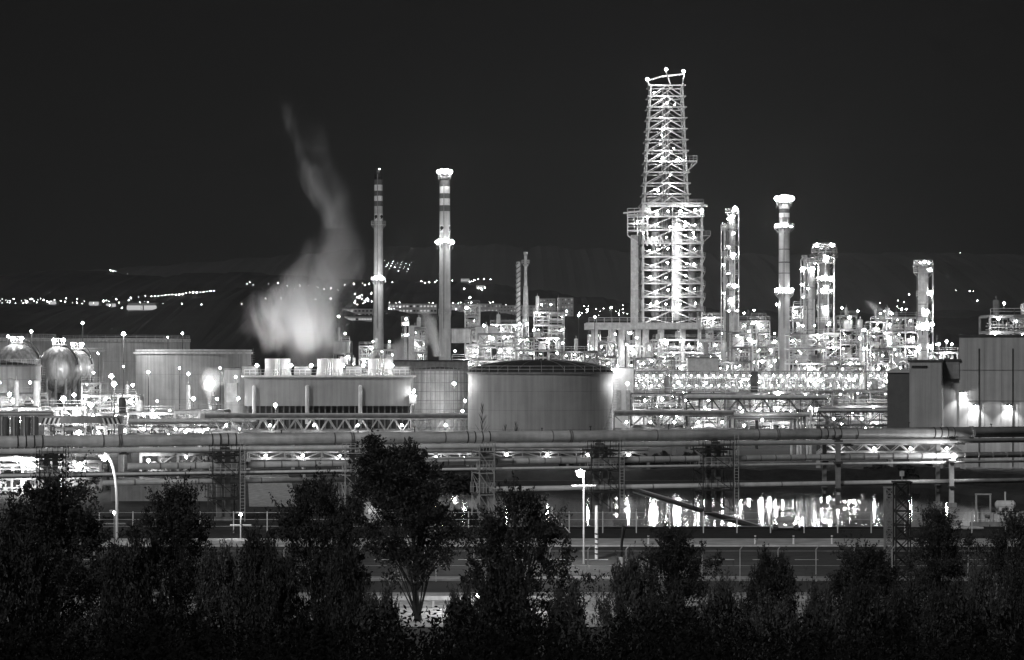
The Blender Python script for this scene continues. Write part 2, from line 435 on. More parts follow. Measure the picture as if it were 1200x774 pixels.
def column(px, ytop, Y, wpx, label, plats=(), lamps=(), m=STEEL, side=1, name='distillation_column', cat='column', head=None, seed=1, ladder=True, base=0.0):
    """slender process tower; plats = list of rows with platforms; lamps = list of (dx px, row)"""
    r = random.Random(seed+px); k = M_(Y); R0 = wpx*k/2; Hh = PZ(ytop, Y)
    t = thing(name, label, cat, (PX(px, Y), Y, base))
    b = MB(); b.lathe([(R0*1.25, 0), (R0*1.02, Hh*.06), (R0, Hh*.1), (R0, Hh-R0*.6), (R0*.8, Hh-R0*.2), (R0*.2, Hh)], 20); b.build('shell', m, t, smooth=False)
    b = MB()
    for i in range(2, int(Hh/6)): b.lathe([(R0*1.03, 0), (R0*1.03, .22)], 20, (0, 0, i*6))
    if Hh > 14: b.build('stiffening_ring', MID, t)
    for row in plats:
        wmul = 1.9
        if isinstance(row, tuple): row, wmul = row
        z = PZ(row, Y); b = MB(); Rp = R0*wmul
        b.lathe([(R0*1.02, 0), (Rp, 0), (Rp, .15), (R0*1.02, .15)], 16, (0, 0, z), 0, False)
        ring_rail(b, Rp*.98, z+.1, 1.15, .1, 12)
        for a in range(4): b.bar((R0*math.cos(a*PI/2), R0*math.sin(a*PI/2), z-Rp*.5), (Rp*math.cos(a*PI/2), Rp*math.sin(a*PI/2), z), .12)
        b.build('platform', r.choice([GALV, STEEL, MID]), t)
    if ladder:
        b = MB(); x = -side*(R0+.35)
        for s in (-.25, .25): b.bar((x, -.3+s, Hh*.1), (x, -.3+s, Hh), .09)
        for i in range(int(Hh*.9/1.6)): b.bar((x, -.55, Hh*.1+i*1.6), (x, -.05, Hh*.1+i*1.6), .08)
        b.build('ladder', MID, t)
        x = side*(R0+.5)
        pipe(t, [(x*.6, -.4, Hh+.3), (x*1.3, -.5, Hh-.5), (x*1.3, -.5, Hh*.15)], max(.15, R0*.16), r.choice([STEEL, WHITE]), 'overhead_pipe')
        pipe(t, [(x*.4, -R0-.3, Hh*.75), (x*.4, -R0-.3, Hh*.1)], .16, WHITE, 'riser_pipe')
    for (dx, row, s) in lamps:
        lamp(t, (dx*k, -R0-.5 if abs(dx*k) < R0 else -.4, PZ(row, Y)+.3), abs(s), s > 1.4)
    return t

# ---------------------------------------------------------------- foreground pipelines
def rackY(px):      # plan line of the pipe crossing
    # solve Y = 227+.31*X with X=(px-600)/F*Y
    return 227/(1-.31*(px-600)/F)
def rp(px, z, dy=0):
    Y = rackY(px)+dy; return Vector((PX(px, Y), Y, z))
def pipeline(name, px0, px1, py, r, m, label, dy=0, clamps=22, straps=(), saddle=()):
    Ym = rackY(600)+dy; z = PZ(py, Ym)
    a = rp(px0, z, dy); e = rp(px1, z, dy); t = thing(name, label, 'pipeline', a)
    dv = (e-a); Ln = dv.length; u = dv.normalized(); ang = math.atan2(u.y, u.x); t.rotation_euler.z = ang
    b = MB(); nseg = max(2, int(Ln/12))
    b.tube((0, 0, 0), (Ln, 0, 0), r, 24); o = b.build('shell', m, t); 
    for p_ in o.data.polygons: p_.use_smooth = len(p_.vertices) == 4
    i = 0; x = 3.0
    while x < Ln and i < 90 and clamps:
        b = MB(); b.tube((x-.06, 0, 0), (x+.06, 0, 0), r*1.06, 20); b.build('band', MID if m is not MID else DARK, t); x += clamps; i += 1
    for px in straps:     # groups of hoops where the line is strapped / has a loop of tracing
        for j in range(4):
            s = (rp(px, z, dy)-a).length + (j-1.5)*.75
            b = MB(); b.tube((s-.05, 0, 0), (s+.05, 0, 0), r*1.07, 20); b.build('band', DARK, t)
    if r > .5:
        for i in range(14):
            s_ = Ln*(i+.5+.3*math.sin(i*2.3))/14; b = MB(); b.tube((s_, 0, r*.9), (s_, 0, r+.22+.12*(i % 3)), .05, 6); b.box((s_, 0, r+.25+.12*(i % 3)), (.16, .16, .12)); b.build('vent_valve', DARK, t)
        for i in range(5):
            s_ = Ln*(i+.7)/5.3
            for q_ in (-.1, .1): b = MB(); b.tube((s_+q_-.045, 0, 0), (s_+q_+.045, 0, 0), r*1.16, 24); b.build('flange', MID, t)
    for px in saddle:
        s = (rp(px, z, dy)-a).length; b = MB(); b.box((s, 0, -r*.9), (.5, r*1.5, r*.7)); b.box((s, 0, -r*1.35), (.9, r*2.2, .15)); b.build('saddle', DARK, t)
    return t
TR = [262, 413, 700, 836]
pipeline('pipeline', -60, 1270, 512.2, .56, PIPEM, 'widest grey pipeline on top of the trestles, crossing the whole view', 0, 11, (35, 262, 560, 972, 1105), (262, 413, 700, 836, 980, 1115))
pipeline('pipeline', -60, 1270, 522.7, .25, PIPEP, 'pale pipeline tucked right under the widest grey pipeline', -.3, 0, (), (60, 145, 280, 430, 570, 700, 836, 994, 1125))
pipeline('pipeline', 150, 1270, 540.8, .31, PIPEM, 'banded pale grey pipeline running halfway up the trestles', .2, 1.65)
pipeline('pipeline', -60, 1270, 549.2, .13, WHITE, 'thin white pipeline just below the banded pipeline', -.2, 0)
pipeline('pipeline', 574, 1270, 573.2, .25, PIPEP, 'lowest pale pipeline over the water between the trestles', -.2, 14)
pipeline('pipeline', 120, 413, 558.8, .26, PIPEM, 'lower grey pipeline that ends at the ladder trestle in the left half', .3, 6)
pipeline('pipeline', -60, 420, 549.6, .24, MID, 'dull dark pipeline behind the lamp post in the left half', 1.1, 9)
pipeline('pipeline', 420, 600, 536.0, .11, WHITE, 'short thin white pipeline ending behind the windblown tree', -.7, 0)

def trestle(px, label, wpx=30, post=2, stair=True, seed=1, dark=True):
    r = random.Random(seed); Y = rackY(px); k = M_(Y); W = wpx*k; D = 2.6; T = 7.0
    ang = math.atan2(.31, 1)
    t = thing('trestle', label, 'trestle', (PX(px, Y), Y, 0), ang)
    fm = DARK if dark else GALV
    b = MB()
    for x in (-W/2, W/2):
        for y in (-D/2, D/2): b.box((x, y, T/2), (.09, .09, T))
    z = 0
    while z < T-2:
        for y in (-D/2, D/2): b.bar(((-W/2) if int(z) % 2 else W/2, y, z), (W/2 if int(z) % 2 else -W/2, y, z+2.1), .07); b.bar((-W/2, y, z+2.1), (W/2, y, z+2.1), .08)
        for x in (-W/2, W/2): b.bar((x, -D/2, z), (x, D/2, z+2.1), .055); b.bar((x, -D/2, z+2.1), (x, D/2, z+2.1), .07)
        z += 2.1
    b.build('scaffold_frame', fm, t)
    for j in range(post):
        x = (j-(post-1)/2)*W*.32; b = MB(); b.box((x, .2, 3.4), (.5, .5, 6.8)); b.box((x, .2, .2), (.8, .8, .4)); b.build('post', MID, t)
    for z in (2.2, 4.4, 6.2):
        b = MB(); b.box((0, 0, z), (W*1.25, D*.9, .1)); b.build('deck', DARK, t)
        b = MB(); railing(b, -W*.62, W*.62, -D*.45, z+.05, 1.0, .05, 6); railing(b, -W*.62, W*.62, D*.45, z+.05, 1.0, .05, 6); b.build('railing', fm if z != 4.4 else GALV, t)
    for z in (4.95, 5.95, 2.1, 6.85):
        b = MB(); b.box((0, 0, z-.0), (W*.9, .25, .2)); b.build('cross_beam', MID, t)
    if stair:
        b = MB(); x = W*.5+.3
        for s in (-.22, .22): b.bar((x+s, -D/2-.1, 0), (x+s, -D/2-.1, 7.8), .06)
        for i in range(24): b.bar((x-.22, -D/2-.1, .3+i*.31), (x+.22, -D/2-.1, .3+i*.31), .035)
        b.build('ladder', GALV, t)
    return t
trestle(262, 'dark scaffold trestle beside the small pole lamp, first full one from the left', 31, 2, True, 1)
trestle(413, 'pale ladder trestle left of the windblown tree', 25, 1, True, 2, False)
trestle(704, 'scaffold trestle behind the bright street lamp at the water edge', 34, 2, True, 3)
trestle(836, 'dark scaffold trestle with a railed landing, standing against the bright water', 38, 2, True, 4)
trestle(566, 'pale small trestle at the left end of the lowest pipeline', 18, 1, False, 5, False)
trestle(60, 'trestle at the far left hidden low down by the dense dark tree', 30, 2, True, 6)
def support_post(px, label, dy=0, w_=.5, top=6.6, m=MID):
    Y = rackY(px)+dy; t = thing('pipe_support_post', label, 'post', (PX(px, Y), Y, 0))
    b = MB(); b.box((0, 0, top/2), (w_, w_, top)); b.build('shaft', m, t)
    b = MB(); b.box((0, 0, .2), (w_*2, w_*2, .4)); b.build('footing', CONC, t)
    b = MB(); b.box((0, 0, 4.75), (w_*1.5, 1.6, .22)); b.box((0, 0, 2.05), (w_*1.3, 1.3, .2)); b.build('bracket', DARK, t)
    b = MB(); b.box((0, -w_/2-.02, 1.6), (w_*.6, .04, .3)); b.build('number_plate', WHITE, t)
    return t
support_post(982, 'dark square post under the pipelines, nearer and darker of the close pair', -1)
support_post(966, 'square post under the pipelines just left of the darker post', 1.6, .42, 6.6, MID)
support_post(1099, 'grey square post beside the pale lamp-bearing post', 1.5, .4)
pl = support_post(1115, 'pale square post with a blazing lamp on its top', -1, .46, 4.9, STEEL)
lamp(pl, (.2, -.3, 5.25), .75, True)
light(pl, (.2, -1.0, 5.3), 260, .25)

# ---------------------------------------------------------------- street lamps
def street_lamp(label, px, py_head, Y, arm=0, m=WHITE, pr=.09, big=1.0, power=300, head='curved', glow=True):
    z = PZ(py_head, Y); t = thing('street_lamp', label, 'street lamp', (PX(px, Y), Y, 0)); ax = arm*M_(Y)
    b = MB()
    if head == 'curved':
        pts = [(0, 0, 0), (0, 0, z*.62)]
        for i in range(1, 7):
            a = i/6*PI/2; pts.append((ax*(1-math.cos(a))*1.0, 0, z*.62+(z*.42)*math.sin(a)))
        b.path(pts, pr, 8)
    else:
        b.tube((0, 0, 0), (0, 0, z+.1), pr, 8, pr*.7); b.bar((-.9, 0, z-.9), (.9, 0, z-.9), .08)
    b.build('pole', m, t)
    b = MB(); b.box((ax, 0, z+.17), (.75, .35, .12)); lh = b.build('lamp_head', MID, t)
    b = MB(); b.ball((ax, 0, z), .14*big, 8, 6); b.build('lamp_glass', GLOWS, lh)
    if power: light(t, (ax-.6, -2.6, z+.2) if power > 1000 else (ax-.5, -1.2, z-.2), power, .12)
    return t
street_lamp('tall curved-arm street lamp rising over the dense tree at the left', 137, 537, 165, -15, WHITE, .1, 1.4, 500)
street_lamp('straight white street lamp blazing over the water in front of the scaffold trestle', 684, 555, 172, -4, GALV, .075, 2.0, 2600, 'straight')
street_lamp('short pole lamp right of the first dark scaffold trestle', 282, 603, 196, 0, WHITE, .06, .8, 60, 'plain')
street_lamp('low lamp half hidden behind the curved-arm street lamp', 134, 601, 190, 0, MID, .06, .7, 30, 'plain')
t = thing('marker_pole', 'short white pole with dark diagonal stripes beside the road', 'pole', (PX(699, 176), 176, 0))
b = MB(); b.tube((0, 0, 0), (0, 0, 4.1), .13, 10); b.build('shaft', WHITE, t)
for i in range(5): b = MB(); b.tube((-.02, 0, .35+i*.38), (.02, 0, .47+i*.38), .14, 10); b.build('stripe', BLACK, t)
t = thing('roadside_post', 'dark weathered post leaning at the road edge right of the striped pole', 'post', (PX(727, 168), 168, 0))
b = MB(); b.tube((0, 0, 0), (.1, 0, 1.9), .14, 7, .1); b.tube((.1, 0, 1.9), (.25, 0, 3.1), .1, 7, .16); b.build('shaft', BLACK, t)
b = MB(); b.box((.0, -.16, .5), (.3, .05, .7)); b.build('plate', WHITE, t)

t = thing('path_lamp', 'tiny ground lamp glinting through the spiky tree under the bright street lamp', 'lamp', (PX(560, 139), 139, 0))
b = MB(); b.tube((0, 0, 0), (0, 0, .9), .06, 8); b.build('pole', MID, t); b = MB(); b.ball((0, 0, 1.0), .12, 8, 6); b.build('lamp_glass', GLOWS, t); light(t, (0, -.5, 3.2), 900, .2)
# fence along the water: posts joined by wires
fl = thing('wire_fence', 'long low wire fence with pale posts along the water edge', 'fence', (0, 203, 0))
xs = [i*2.95+PX(667, 203) for i in range(-15, 16)]
for x in xs:
    b = MB(); b.bar((x, 0, 0), (x, 0, 1.9), .09); b.build('fence_post', STEEL, fl)
x = PX(647, 203)
b = MB(); b.bar((x, .1, 0), (x, .1, 2.3), .14); b.bar((x, .1, 1.7), (x-1.6, .1, 0), .09); b.bar((x, .1, 1.7), (x+1.6, .1, 0), .09); b.build('bracing_post', WHITE, fl)
for z in (.6, 1.2, 1.8): b = MB(); b.bar((xs[0], 0, z), (xs[-1], 0, z), .03); b.build('wire', GALV, fl)
f2 = thing('mesh_fence', 'tall thin fence posts along the near kerb of the dark road', 'fence', (0, 158, 0))
for i in range(-14, 15):
    b = MB(); b.bar((i*2.6, 0, 0), (i*2.6, 0, 2.2), .06); b.bar((i*2.6, 0, 2.2), (i*2.6+.25, .15, 2.5), .05); b.build('fence_post', GALV, f2)
for z in (.2, 1.1, 2.1): b = MB(); b.bar((-14*2.6, 0, z), (14*2.6, 0, z), .02); b.build('wire', GALV, f2)
b = MB()
for i in range(-16, 17): b.box((i*2.4, 0, .3), (.12, .12, .6))
b.box((0, -.08, .62), (78, .05, .26)); o = b.build('guardrail', GALV, None, (0, 141, 0)); tag(o, 'low metal guardrail on the pale ground behind the windblown tree', 'guardrail')

for i, px in enumerate((455, 478, 522, 760, 800, 885, 930, 975)):
    t = thing('kerb_bollard', 'small pale bollard standing on the pale pavement before the water fence', 'bollard', (PX(px, 189), 189, .14), 0, 'small bollards on the pale pavement')
    b = MB(); b.tube((0, 0, 0), (0, 0, .7), .09, 8); b.build('shaft', WHITE, t); b = MB(); b.tube((0, 0, .5), (0, 0, .6), .095, 8); b.build('reflector_band', BLACK, t)
# floating boom on the water
def boom(px0, py0, px1, py1, label):
    def w(px, py): Y = (H-WZ)*F/(py-HY); return Vector((PX(px, Y), Y, WZ))
    a, e = w(px0, py0), w(px1, py1); t = thing('floating_boom', label, 'boom', a)
    b = MB(); e = e-a; pr = Vector((0, 0, .1))
    for i in range(1, 13):
        q_ = e*(i/12)+Vector((0, .35*math.sin(i*1.1), .1)); b.tube(pr, q_, .2, 8); pr = q_
    b.build('float', DARK, t)
    b = MB(); b.tube((0, -.1, .3), e+Vector((0, -.1, .3)), .05, 6); b.build('cable', WHITE, t)
boom(742, 574, 895, 621, 'dark floating boom crossing the bright water behind the railed scaffold trestle')

# lattice mast in front on the right
def mast(px, ytop, Y, wpx, label, m=BLACK, name='lattice_mast'):
    W = wpx*M_(Y)/2; Z = PZ(ytop, Y); t = thing(name, label, 'mast', (PX(px, Y), Y, 0)); b = MB()
    for x in (-W, W):
        for y in (-W, W): b.bar((x, y, 0), (x, y, Z), .09)
    n_ = int(Z/(2*W*.9)); s = Z/n_
    for i in range(n_):
        for y in (-W, W): b.bar((-W, y, i*s), (W, y, (i+1)*s), .06); b.bar((W, y, i*s), (-W, y, (i+1)*s), .06); b.bar((-W, y, i*s), (W, y, i*s), .06)
    b.build('lattice', m, t)
    b = MB(); b.box((0, 0, Z+.05), (W*2.5, W*2.5, .12)); b.build('cap_plate', m, t)
    return t
mt = mast(1057, 566, 158, 17, 'black lattice mast standing in front of the bright water', BLACK)
b = MB(); b.box((0, 0, 7.4), (.28, .2, .35)); b.bar((0, 0, 6.9), (0, 0, 7.6), .06); b.build('sensor_box', GALV, mt)
mast(1042, 572, 175, 10, 'thin grey lattice mast just left of the black lattice mast', MID)

# pump skid and pipe manifold by the water
t = thing('pump_skid', 'pale pump skid with two end frames behind the wire fence', 'pump', (PX(920, 206), 206, .1))
b = MB(); b.box((0, 0, .25), (2.6, 1.1, .14)); b.bar((-1.1, 0, 0), (-1.1, 0, 1.5), .1); b.bar((1.1, 0, 0), (1.1, 0, 1.5), .1); b.bar((-1.1, 0, 1.5), (-.6, 0, .3), .08); b.bar((1.1, 0, 1.5), (.6, 0, .3), .08); b.build('frame', WHITE, t)
drum(t, 0, 0, .85, .35, 1.3, GALV, 'motor')
for s in (-.9, .9): b = MB(); b.tube((s, -.6, .25), (s, -.4, .25), .25, 10); b.build('wheel', DARK, t)
b = MB(); b.path([(-.5, 0, 1.1), (-.5, 0, 1.6), (.3, 0, 1.7), (.9, 0, 1.4)], .07); b.build('hose', DARK, t)
t = thing('valve_manifold', 'jumbled valve manifold under two portal frames at the right edge', 'manifold', (PX(1172, 212), 212, 0))
b = MB()
for x in (-2.2, -.9): b.bar((x, 0, 0), (x, 0, 2.9), .13)
b.bar((-2.3, 0, 2.9), (-.8, 0, 2.9), .13); b.build('portal_frame', GALV, t)
for i in range(9):
    x = -1.2+i*.55; zz = .7+.5*(i*7 % 4)/3
    pipe(t, [(x, 0, 0), (x, 0, zz), (x+.4, .8, zz)], .1, [STEEL, GALV, WHITE][i % 3], 'pipe', 8)
    b = MB(); b.tube((x-.18, -.1, zz+.2), (x+.18, -.1, zz+.2), .16, 10); b.tube((x, 0, zz), (x, 0, zz+.3), .04, 6); b.build('valve', DARK if i % 2 else MID, t)
drum(t, .6, .6, 1.9, .4, 1.5, WHITE, 'drum')
b = MB(); b.box((0, -1.2, .22), (6, .3, .44)); b.build('plinth', CONC, t)
for k, px in enumerate((1160, 1180, 1192)):
    b = MB(); b.tube((-1.4, 0, 0), (1.4, .4, 0), .11, 8); o = b.build('loose_pipe', STEEL, None, (PX(1135-k*4, 207), 207+k*.4, .13+.0*k)); tag(o, 'loose steel pipe lying on the ground beside the valve manifold', 'pipe', 'loose steel pipes beside the valve manifold')

# ---------------------------------------------------------------- big tanks in front
def tank(px, ytop, Y, wpx, label, m=TANKM, roof='flat', rise=0, stair=True, rail=True, seams=4, name='storage_tank', n=64, rim=MID, ribs=0, roofm=None):
    k = M_(Y); r = wpx*k/2; r = r/(1-wpx/2/F); Hh = PZ(ytop, Y); t = thing(name, label, 'tank', (PX(px, Y+r), Y+r, 0))
    b = MB(); b.lathe([(r, 0), (r, Hh)], n, cap=False); o = b.build('shell', m, t)
    for p_ in o.data.polygons: p_.use_smooth = True
    for i in range(1, seams): b = MB(); z = Hh*i/seams; b.lathe([(r+.02, z), (r+.02, z+.05)], n, cap=False); b.build('seam', MID, t)
    rz = rise*k
    if roof == 'dome':
        b = MB(); b.lathe([(r*math.cos(a)+.001, Hh+rz*math.sin(a)) for a in [i*PI/2/8 for i in range(9)]], n); rf = b.build('roof', roofm or ROOFD, t)
        b = MB()
        for i in range(20):
            a = i*2*PI/20; pr = None
            for j in range(6):
                c = j*PI/2/6; p = Vector((r*math.cos(c)*math.cos(a), r*math.cos(c)*math.sin(a), Hh+rz*math.sin(c)+.06))
                if pr: b.bar(pr, p, .09)
                pr = p
        b.build('roof_rib', MID, rf)
    elif roof == 'cone':
        b = MB(); b.lathe([(r+.1, Hh), (r*.02, Hh+rz)], n); b.build('roof', roofm or ROOFD, t)
    else:
        b = MB(); b.lathe([(r-.2, Hh-.6), (.1, Hh-.3)], n); b.build('roof', roofm or MID, t)
    b = MB(); b.lathe([(r, Hh-.3), (r+.22, Hh-.3), (r+.22, Hh+.05), (r, Hh+.05)], n, cap=False); rm = b.build('rim', rim, t)
    if ribs:
        b = MB()
        for i in range(ribs):
            a = PI+i*PI/ribs; b.box(((r+.45)*math.cos(a), (r+.45)*math.sin(a), Hh-.75), (.25, .9, .5), a)
        b.build('rim_bracket', STEEL, rm)
    if rail: b = MB(); ring_rail(b, r-.1, Hh+.05, 1.1, .07, 40); b.build('railing', GALV, t)
    if stair:
        b = MB()
        for i in range(30):
            a = -PI*.25+i*.03; z = Hh*i/30; p = Vector(((r+.5)*math.cos(a), (r+.5)*math.sin(a), z)); b.box(p, (.9, .3, .06), a)
            if i: b.bar(pp+Vector((0, 0, 1)), p+Vector((0, 0, 1)), .07)
            pp = p
        b.build('stair', GALV, t)
    return t, r, Hh
T1, r1, h1 = tank(633.5, 437, 400, 170, 'large grey tank with black domed roof in the middle, top one rail round', TANKM, 'dome', 15, True, True, 4)
T1['label'] = 'large plain grey tank with a black domed roof in the centre'
# flood lamps at tank rim
for a, pw_ in ((-PI*.02, 500), (PI*1.03, 260)):
    lamp(T1, (math.cos(a)*(r1+2.5), math.sin(a)*(r1+2.5)-1, h1*.85), .8, True); light(T1, (math.cos(a)*(r1+2.2), math.sin(a)*(r1+2.2)-2, h1*.8), pw_, .4)

T2, r2_, h2 = tank(514, 433, 455, 70, 'scaffold-wrapped pale tank left of the large grey tank', QUILT, 'cone', 3, False, False, 2)
b = MB()
for i in range(26):
    a = PI*.95+i*PI*1.1/25; x, y = (r2_+.7)*math.cos(a), (r2_+.7)*math.sin(a); b.bar((x, y, 0), (x, y, h2+.6), .1)
for j in range(8):
    z = .5+j*1.75; pr = None
    for i in range(26):
        a = PI*.95+i*PI*1.1/25; p = Vector(((r2_+.75)*math.cos(a), (r2_+.75)*math.sin(a), z))
        if pr: b.bar(pr, p, .1)
        pr = p
b.build('scaffold', MID, T2)
for dx, row in ((-29, 458), (31, 470), (28, 482)): p = P(514+dx, row, 446)-T2.location; lamp(T2, p, 1.0); light(T2, p+Vector((0, -2, 0)), 500, .4)

for dx in (-16, 2, 18): light(T2, P(514+dx, 488, 440)-T2.location, 900, .3)
# cooling tower
Y = 430; k = M_(Y)
CT = thing('cooling_tower', 'long cooling tower with three white fluted fan stacks on its roof', 'cooling tower', (PX(384, Y), Y, 0))
Wc = 195*k; zt = PZ(443, Y)
b = MB(); b.box((0, 6, (zt+PZ(476, Y))/2), (Wc, 12, zt-PZ(476, Y))); b.build('casing', TANKM, CT)
b = MB(); b.box((0, 5.8, PZ(442, Y)+.1), (Wc+1, 13, .35)); rs_ = b.build('roof_slab', WHITE, CT)
b = MB(); railing(b, -Wc/2, Wc/2, -.5, zt+.3, 1.2, .09, 30); b.build('railing', WHITE, rs_)
b = MB(); b.box((0, 7.5, PZ(476, Y)/2), (Wc-.6, 8, PZ(476, Y)-.02)); b.build('louvre_wall', DARK, CT)
b = MB()
for i in range(28): b.box((-Wc/2+.5+i*(Wc-1)/27, 1.2, PZ(476, Y)/2), (.25, .3, PZ(476, Y)-.04))
b.build('louvre', MID, CT)
b = MB(); b.box((0, 1.5, PZ(503, Y)*.5), (Wc+1.5, 13, max(.4, PZ(503, Y)))); b.build('basin', CONC, CT)
for cx in (322, 384, 444):
    x = (cx-384)*k; b = MB(); n_ = 36; R0 = 16.5*k; h_ = 20*k; vs = []; 
    prof = [(1.0, 0), (.93, .3), (.9, .6), (.93, 1.0)]
    for (s, z) in prof:
        for i in range(n_*2):
            a = PI*i/n_; rr = R0*s*(1 if i % 2 else .84); vs.append((rr*math.cos(a), rr*math.sin(a), z*h_))
    fs = [(j*2*n_+i, j*2*n_+(i+1) % (2*n_), (j+1)*2*n_+(i+1) % (2*n_), (j+1)*2*n_+i) for j in range(3) for i in range(2*n_)]
    b.add(vs, fs); b.build('fan_stack', WHITE, CT, (x, 5.5, zt+.4))
for cx in (290, 352, 413, 469):
    x = (cx-384)*k; b = MB(); b.box((0, 0, .9), (3.0, 3.4, 1.5)); b.tube((-1.7, 0, 1.4), (1.7, 0, 1.4), .5, 10); b.build('fan_motor_housing', MID, CT, (x, 6, zt+.4))
    for dx in ((-1.6,) if cx == 469 else (1.6,) if cx == 290 else (-1.9, 1.9)):
        lamp(CT, (x+dx*1.0, 1.5, zt+2.3), .75, True); 
    light(CT, (x, -.5, zt+2.6), 300, .4)
for px in (298, 360, 422):
    x = (px-384)*k; b = MB(); b.path([(x, -.2, PZ(455, Y)), (x+.1, -1.1, PZ(455, Y)+.2), (x+.1, -1.1, PZ(497, Y))], .38, 12); b.build('riser_pipe', WHITE, CT)
for px in (310, 345, 382, 412, 448, 474): light(CT, ((px-384)*k, -4, 1.6), 260, .25)
light(CT, (-Wc/2-3, -2, 5), 380, .4); lamp(CT, (-Wc/2-2, -1, PZ(490, Y)), .5, True)
lamp(CT, (-Wc/2-1.5, -1, PZ(442, Y)), .9); lamp(CT, (-Wc/2-1, -1, PZ(467, Y)), .9)
lamp(CT, (Wc/2+.5, -1, PZ(460, Y)), .55, True); light(CT, (Wc/2+.6, -2, PZ(461, Y)), 300, .3)
b = MB(); b.box((Wc/2+.4, -.6, PZ(468, Y)), (1.3, 1.2, 1.6)); b.build('stair_landing', STEEL, CT)
b = MB(); b.box((-Wc/2-2.2, -.5, PZ(460, Y)), (2.0, 1.4, 3.4)); b.build('stair_cage', STEEL, CT)
tank(277.5, 432, 436, 29, 'narrow plain tank at the left end of the cooling tower', TANKP, 'cone', 1, False, False, 2)
# box / building helper
def building(px0, px1, ytop, Y, label, m=HOUSE, depth=10, roofm=ROOFD, wins=None, lit=.5, name='building', cat='building', seed=1, ribs=0, z0=0, gable=0, rz=0):
    r = random.Random(seed+px0); k = M_(Y); W = (px1-px0)*k; Z = PZ(ytop, Y)-z0
    t = thing(name, label, cat, (PX((px0+px1)/2, Y), Y, z0), R(rz))
    b = MB(); b.box((0, depth/2, Z/2), (W, depth, Z)); wl_ = b.build('wall', m, t)
    b = MB()
    if gable:
        g = gable*k; b.add([(-W/2-.2, -.3, Z), (W/2+.2, -.3, Z), (W/2+.2, depth+.3, Z), (-W/2-.2, depth+.3, Z), (-W/2*.6, depth/2, Z+g), (W/2*.6, depth/2, Z+g)], [(0,1,5,4), (1,2,5), (2,3,4,5), (3,0,4), (0,3,2,1)])
    else: b.box((0, depth/2, Z+.12), (W+.5, depth+.5, .24))
    b.build('roof', roofm, t)
    if ribs:
        b = MB()
        for i in range(ribs): b.box((-W/2+(i+.5)*W/ribs, -.05, Z/2), (.12, .1, Z-.3))
        b.build('cladding_rib', m, wl_)
    if wins:
        nx, nz_, ww, wh = wins
        for i in range(nx):
            for j in range(nz_):
                b = MB(); b.box((0, 0, 0), (ww, .12, wh)); on = r.random() < lit
                b.build('window', WIN if on else BLACK, t, (-W/2+(i+.5)*W/nx, -.06, Z-(j+.6)*Z/(nz_+.2)))
    return t
wb = building(718, 742.5, 432, 470, 'small floodlit white building just right of the large grey tank', WHITE, 7, MID)
for x in (-.9, 1.0): b = MB(); b.box((x, -.06, PZ(469, 470)), (.9, .12, 4)); b.build('door', GALV, wb)
lamp(wb, (-2.3, -1.2, PZ(433, 470)), .6, True); light(wb, (-1.5, -2.5, PZ(434, 470)), 330, .3)

# ---------------------------------------------------------------- warehouse on the right
Y = 330; k = M_(Y); zt = PZ(395, Y)
WH = thing('warehouse', 'huge pale panelled warehouse with wall lamps at the right edge', 'warehouse', (PX(1124, Y), Y, 0), R(-13))
b = MB(); b.box((20, 15, zt/2), (40, 30, zt)); b.build('wall', CLADP, WH)
b = MB(); b.box((20, 15, zt+.15), (40.4, 30.4, .3)); b.build('roof', DARK, WH)
for px in (1147, 1185.5, 1224): b = MB(); b.box(((px-1124)*k, -.1, zt*.46), (.2, .2, zt*.9)); b.build('downpipe', DARK, WH)
for row in (434, 470): b = MB(); b.box((20, -.03, PZ(row, Y)), (40, .06, .12)); b.build('panel_seam', MID, WH)
for i in range(9): b = MB(); b.box((1.2+i*4.7/2, -.02, zt*.5), (.06, .04, zt)); b.build('panel_joint', CLAD, WH)
for px, py in ((1119, 461), (1143, 476), (1181.5, 476), (1222, 476)):
    x = max(.4, (px-1124)*k); z = PZ(py, Y); b = MB(); b.box((x, -.5, z+.2), (.7, .9, .2)); b.bar((x, 0, z+.3), (x, -.6, z+.3), .1); b.build('lamp_hood', DARK, WH)
    b = MB(); b.octa((x, -.55, z), .16); b.build('wall_lamp', GLOWS, WH)
    light(WH, (x, -.75, z-.1), 900, .12, spot=110, aim=(0, .3, -1))
rb = building(1066, 1103, 424, 326, 'tall ribbed metal shed joined to the left side of the warehouse', CLADP, 6, DARK, None, ribs=15, name='metal_shed', cat='shed', rz=-13)
b = MB(); b.box((-.8, -.12, PZ(430, 326)), (2.2, .2, .3)); b.build('vent_slot', BLACK, rb)
lk = building(1103, 1124, 423, 330, 'dark upper link block between ribbed shed and warehouse', MID, 3, DARK, z0=PZ(444, 330), name='link_block', cat='building', rz=-13)
building(1103, 1124, 444.2, 331, 'pale lower wall block under the dark link, beside the warehouse', CLADP, 5, MID, name='annex', cat='building', rz=-13)
building(1040, 1066, 437, 345, 'low dark shed with a pale flat canopy left of the ribbed shed', BAND, 7, STEEL, name='low_shed', cat='shed', gable=5, rz=-13)

